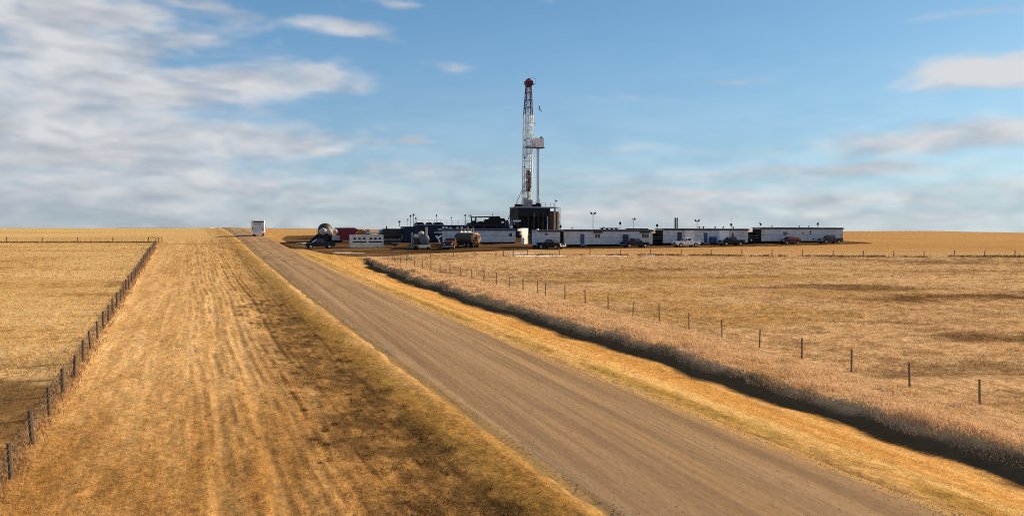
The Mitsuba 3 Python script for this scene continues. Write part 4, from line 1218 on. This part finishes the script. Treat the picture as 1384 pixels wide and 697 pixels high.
for x in (.2, 1.5):
    for y in (-1.05, 1.05):
        n = t.add('wheel', TB((x, y - .18, .5), (x, y + .18, .5), .5, 18), 'm_rubber', 40)
        t.add('rim', TB((x, y - .19, .5), (x, y + .19, .5), .25, 12), 'm_alloy', 40, parent=n)

t = Thing('flatbed_truck', 'dusty dark red truck with its bonnet towards the road, left of the brown tank trailer', 'truck', u_at(612, 152), 153.2, 62)
t.add('bonnet', HULL([(x, y, z) for x, z, w in ((-2.9, .65, .85), (-2.9, 1.45, .75), (-1.2, 1.65, .95), (-1.2, .6, 1.0)) for y in (-w, w)]), 'm_red_truck')
t.add('cab', HULL([(x, y, z) for x, z, w in ((-1.25, .6, 1.05), (-1.25, 1.6, 1.05), (-.75, 2.1, .9), (.5, 2.12, .9), (.6, .6, 1.05)) for y in (-w, w)]), 'm_red_truck')
t.add('windscreen', HULL([(x, y, z) for x, z, w in ((-1.27, 1.62, .9), (-.82, 2.04, .8)) for y in (-w, w)] + [(x - .03, y, z + .02) for x, z, w in ((-1.27, 1.62, .9), (-.82, 2.04, .8)) for y in (-w, w)]), 'm_glass')
t.add('deck', BX(.65, 3.3, -1.1, 1.1, .95, 1.1), 'm_dark')
t.add('grille', BX(-2.96, -2.9, -.5, .5, .75, 1.35), 'm_dark_steel')
t.add('bumper', BX(-3.1, -2.92, -1.05, 1.05, .42, .68), 'm_steel')
for sd in (-1, 1):
    t.add('headlight', TB((-2.98, sd * .7, 1.0), (-2.88, sd * .7, 1.0), .13, 10), 'm_lamp')
    t.add('fender', HULL([(x, sd * (.8 + w), z) for x, z in ((-2.7, .7), (-2.3, 1.1), (-1.7, 1.1), (-1.3, .7)) for w in (0, .3)]), 'm_red_truck')
truck_axles(t, (-2.0, 2.2), 2.2, .46)

# drill pipe and a bin standing about the yard
for (px, s_, n_, lab) in ((547, 165, 9, 'low rack of dark drill pipe lying on the soil right of the beige cabin'), (590, 160, 7, 'low rack of drill pipe just left of the dark red truck')):
    t = Thing('pipe_rack', lab, 'pipe rack', u_at(px, s_), s_ + 1, 4)
    t.add('rack_beam', BX(-1.9, -1.7, -.8, .8, .0, .55), 'm_dark_steel')
    t.add('rack_beam', BX(1.7, 1.9, -.8, .8, .0, .55), 'm_dark_steel')
    for k in range(n_):
        t.add('pipe', TB((-2.6, -.7 + .17 * k, .64 + .02 * (k % 2)), (2.5, -.7 + .17 * k, .64), .075, 8), 'm_rust' if k % 3 == 0 else 'm_dark_steel', 40)
t = Thing('waste_bin', 'open grey steel waste bin between the navy mud tank and the beige cabin', 'waste bin', u_at(529, 168), 169)
t.add('tub', J(PRISM([(-1.5, .2), (-1.8, 1.3), (-1.72, 1.3), (-1.45, .28), (1.45, .28), (1.72, 1.3), (1.8, 1.3), (1.5, .2)], -.8, .8), PRISM([(-1.5, .2), (-1.8, 1.3), (1.8, 1.3), (1.5, .2)], -.86, -.803), PRISM([(-1.5, .2), (-1.8, 1.3), (1.8, 1.3), (1.5, .2)], .803, .86)), 'm_dark_steel')
t.add('rim', J(BX(-1.9, 1.9, -.93, -.863, 1.2, 1.34), BX(-1.9, 1.9, .863, .93, 1.2, 1.34)), 'm_steel')

# white folding frame between the tank truck and the trailer
t = Thing('folding_crane', 'white bent folding crane with a flat bar above, left of the plain grey trailer', 'crane', u_at(595, 164), 164.5)
t.add('arm', HULL([(-.95, 0, 2.2), (-.55, 0, 2.15), (-.3, 0, 1.75), (-.62, 0, 1.55), (-.95, .15, 2.2), (-.3, .15, 1.75)]), 'm_bright')
t.add('arm', HULL([(.6, 0, 2.2), (.35, 0, 2.3), (-.62, 0, 1.75), (-.3, 0, 1.4), (.6, .15, 2.2), (-.62, .15, 1.75)]), 'm_bright')
t.add('arm', HULL([(-.5, 0, 1.75), (-.15, 0, 1.75), (.3, 0, .35), (.05, 0, .3), (-.5, .15, 1.75), (.3, .15, .35)]), 'm_bright')
t.add('bar', BX(-1.1, .6, 0, .12, 2.75, 2.9), 'm_bright')
t.add('post', BX(.25, .37, .16, .3, 0, 2.85), 'm_dark_steel')
t.add('foot', BX(-.8, .9, -.3, .6, 0, .12), 'm_dark')

# beige cabin with window slots
s_ = 162.0
u0, u1 = u_at(475, s_), u_at(518, s_)
t = Thing('site_cabin', 'pale beige double cabin with rows of slot windows, right of the lone dark pickup', 'cabin', (u0 + u1) / 2, s_ + 1.2)
L = (u1 - u0) / 2
t.add('wall', BX(-L, L, -1.2, 1.2, .05, 2.45), 'm_beige')
t.add('roof', BX(-L - .06, L + .06, -1.28, 1.28, 2.452, 2.58), 'm_white')
t.add('plinth', BX(-L - .02, L + .02, -1.24, -1.203, .06, .62), 'm_beige')
t.add('corner_post', J(BX(-.09, .09, -1.27, -1.243, .08, 2.44), BX(-L - .03, -L + .12, -1.27, -1.243, .08, 2.44), BX(L - .12, L + .03, -1.27, -1.243, .08, 2.44)), 'm_white')
for sd in (-1, 1):
    for k in range(3):
        x = sd * L / 2 + (k - 1) * L * .29
        n = t.add('window', BX(x - .34, x + .34, -1.24, -1.203, 1.55, 2.15), 'm_white')
        t.add('pane', BX(x - .27, x + .27, -1.25, -1.238, 1.60, 2.02), 'm_olive', parent=n)
    t.add('slot', BX(sd * L / 2 - L * .42, sd * L / 2 + L * .42, -1.23, -1.203, 1.02, 1.26), 'm_dark_steel')
    t.add('sill', BX(sd * L / 2 - L * .44, sd * L / 2 + L * .44, -1.30, -1.203, 1.32, 1.42), 'm_white')

# big dome tank with pale round vessels
t = Thing('dome_tank', 'dark domed tank with pale round vessels on its front, above the lone dark pickup', 'tank', u_at(440, 184), 186)
t.add('ladder', J([BAR((-1.75 + d, -1.0, .4), (-1.75 + d, -1.0, 3.4), .04) for d in (0, .4)] + [BAR((-1.75, -1.0, z), (-1.35, -1.0, z), .03) for z in np.arange(.6, 3.4, .35)]), 'm_steel')
t.add('ring', J([TB((.2, 0, z), (.2, 0, z + .1), 1.64, 24) for z in (1.4, 3.0)]), 'm_dark_steel', 40)
t.add('dome', CAPSULE((.2, 0, .4), (.2, 0, 3.0), 1.6, .85, 24), 'm_olive', 40)
for x, z, r in ((-.45, 2.45, .80), (.85, 2.45, .70)):
    n = t.add('vessel', CAPSULE((x, -2.3, z), (x, -.4, z), r, .5, 20), 'm_vessel', 40)
t.add('vessel', CAPSULE((1.9, -1.6, 2.45), (2.5, -1.7, 2.45), .5, .4, 18), 'm_vessel', 40)
t.add('white_cabinet', BX(1.4, 3.2, -2.1, -.9, .5, 1.6), 'm_vessel')
t.add('frame', J(BX(-2.3, 3.7, -2.3, 1.6, .1, .45), [BX(x - .08, x + .08, -2.2, -2.05, .45, 2.0) for x in (-1.6, -.3, 1.3)]), 'm_dark')
t.add('front_slope', HULL([(-3.7, -2.2, .1), (-3.7, -1.0, .1), (-1.7, -2.2, .1), (-1.7, -1.0, .1), (-1.7, -2.2, 1.9), (-1.7, -1.0, 1.9)]), 'm_dark')

t = Thing('red_tank', 'dark red steel tank with one sloping end, behind the beige cabin', 'tank', u_at(474.5, 188), 190)
t.add('shell', PRISM([(-3.4, .25), (-3.2, 3.0), (1.0, 3.0), (3.35, 2.1), (3.35, .9), (3.1, .25)], -1.3, 1.3), 'm_red')
for x in (-2.2, -1.0, .2):
    t.add('shell_rib', BX(x - .06, x + .06, -1.36, -1.303, .35, 2.9), 'm_red')
t.add('top_edge', BX(-3.25, 1.0, -1.36, 1.36, 3.003, 3.09), 'm_dark')
t.add('skid', BX(-3.5, 3.3, -1.2, 1.2, 0, .247), 'm_steel')
t = Thing('loader', 'small orange wheel loader behind the beige cabin roof', 'loader', u_at(489, 182), 183)
t.add('body', HULL([(x, y, z) for y in (-.7, .7) for x, z in ((-1.3, .8), (-1.2, 2.1), (-.2, 2.95), (.6, 2.8), (1.2, 1.9), (1.2, .8))]), 'm_orange')
t.add('cab', HULL([(x, y, z) for y in (-.5, .5) for x, z in ((1.0, 1.3), (1.1, 2.9), (1.9, 2.9), (2.2, 1.3))]), 'm_dark_steel')
t.add('bucket', PRISM([(-2.2, .5), (-1.4, .6), (-1.5, 1.4)], -.9, .9), 'm_orange')
t.add('arm', J(BAR((-1.5, -.6, 1.0), (.2, -.6, 1.6), .12), BAR((-1.5, .6, 1.0), (.2, .6, 1.6), .12)), 'm_orange')
wheels(t, (-.8, 1.5), 1.9, .6, 'wheel', .4)
t = Thing('crane_truck', 'white boom truck with a dark cab window, right of the orange loader', 'crane truck', u_at(511, 181), 182)
t.add('boom', J(BX(-2.6, 1.0, -.25, .25, 2.0, 2.35), BX(-2.8, .6, -.22, .22, 2.50, 2.62)), 'm_bright')
n = t.add('cab', HULL([(x, y, z) for y in (-.8, .8) for x, z in ((.3, 1.2), (.3, 2.9), (1.4, 2.95), (2.6, 2.3), (2.7, 1.2))]), 'm_bright')
for a, b in ((.5, .95), (1.1, 1.6)):
    t.add('cab_window', BX(a, b, -.83, -.79, 2.05, 2.7), 'm_glass', parent=n)
t.add('chassis', BX(-2.8, 2.6, -.8, .8, .55, 1.197), 'm_dark')
wheels(t, (-1.8, -.6, 1.9), 1.9, .5, 'wheel', .35)

# ------------------------------------------------------------------ box truck on the road
s_t = 221.0
t = Thing('box_truck', 'white box truck driving away along the gravel road, casting a long shadow', 'truck', u_at(348.5, s_t), s_t, -6)
zr = .2
W2 = 1.6
t.add('box', BX(-W2, W2, 0, 6.2, 1.05 + zr, 3.95 + zr), 'm_white')
t.add('roof_cap', BX(-W2 - .03, W2 + .03, -.04, 6.25, 3.953 + zr, 4.08 + zr), 'm_bright')
t.add('header', BX(-1.12, W2 - .04, -.05, -.003, 3.55 + zr, 3.82 + zr), 'm_dark_steel')
n = t.add('rear_door', BX(-1.1, 1.1, -.06, -.003, 1.25 + zr, 3.1 + zr), 'm_siding')
for z in (1.7, 2.2, 2.7):
    t.add('door_rib', BX(-1.08, 1.08, -.08, -.062, z - .03 + zr, z + .03 + zr), 'm_siding', parent=n)
t.add('header', BX(-1.05, 1.1, -.05, -.003, 3.15 + zr, 3.35 + zr), 'm_roof')
for x in (-1.24, 1.24):
    t.add('tail_light', BX(x - .09, x + .09, -.06, -.002, 1.5 + zr, 2.2 + zr), 'm_tail')
t.add('bumper', BX(-1.35, 1.35, -.25, -.07, .5 + zr, 1.02 + zr), 'm_white')
t.add('frame', BX(-.5, .5, -.05, 8.2, .55 + zr, 1.045 + zr), 'm_dark')
t.add('cab', HULL([(x, y, z + zr) for x in (-1.2, 1.2) for y, z in ((6.3, .8), (6.3, 2.95), (7.3, 2.95), (7.9, 1.9), (8.4, 1.7), (8.5, .8))]), 'm_white')
for x in (-1.62, 1.62):
    t.add('mirror', BX(x - .14, x + .14, 7.2, 7.32, 2.0 + zr, 2.75 + zr), 'm_steel')
    t.add('mirror_arm', BX(min(x, x * .7), max(x, x * .7), 7.24, 7.28, 2.3 + zr, 2.36 + zr), 'm_dark')
for y in (1.3, 7.4):
    for x in (-1.1, 1.1):
        n = t.add('wheel', TB((x - .17, y, .5 + zr), (x + .17, y, .5 + zr), .5, 18), 'm_rubber', 40)
        t.add('rim', TB((x - .18, y, .5 + zr), (x + .18, y, .5 + zr), .25, 12), 'm_alloy', 40, parent=n)
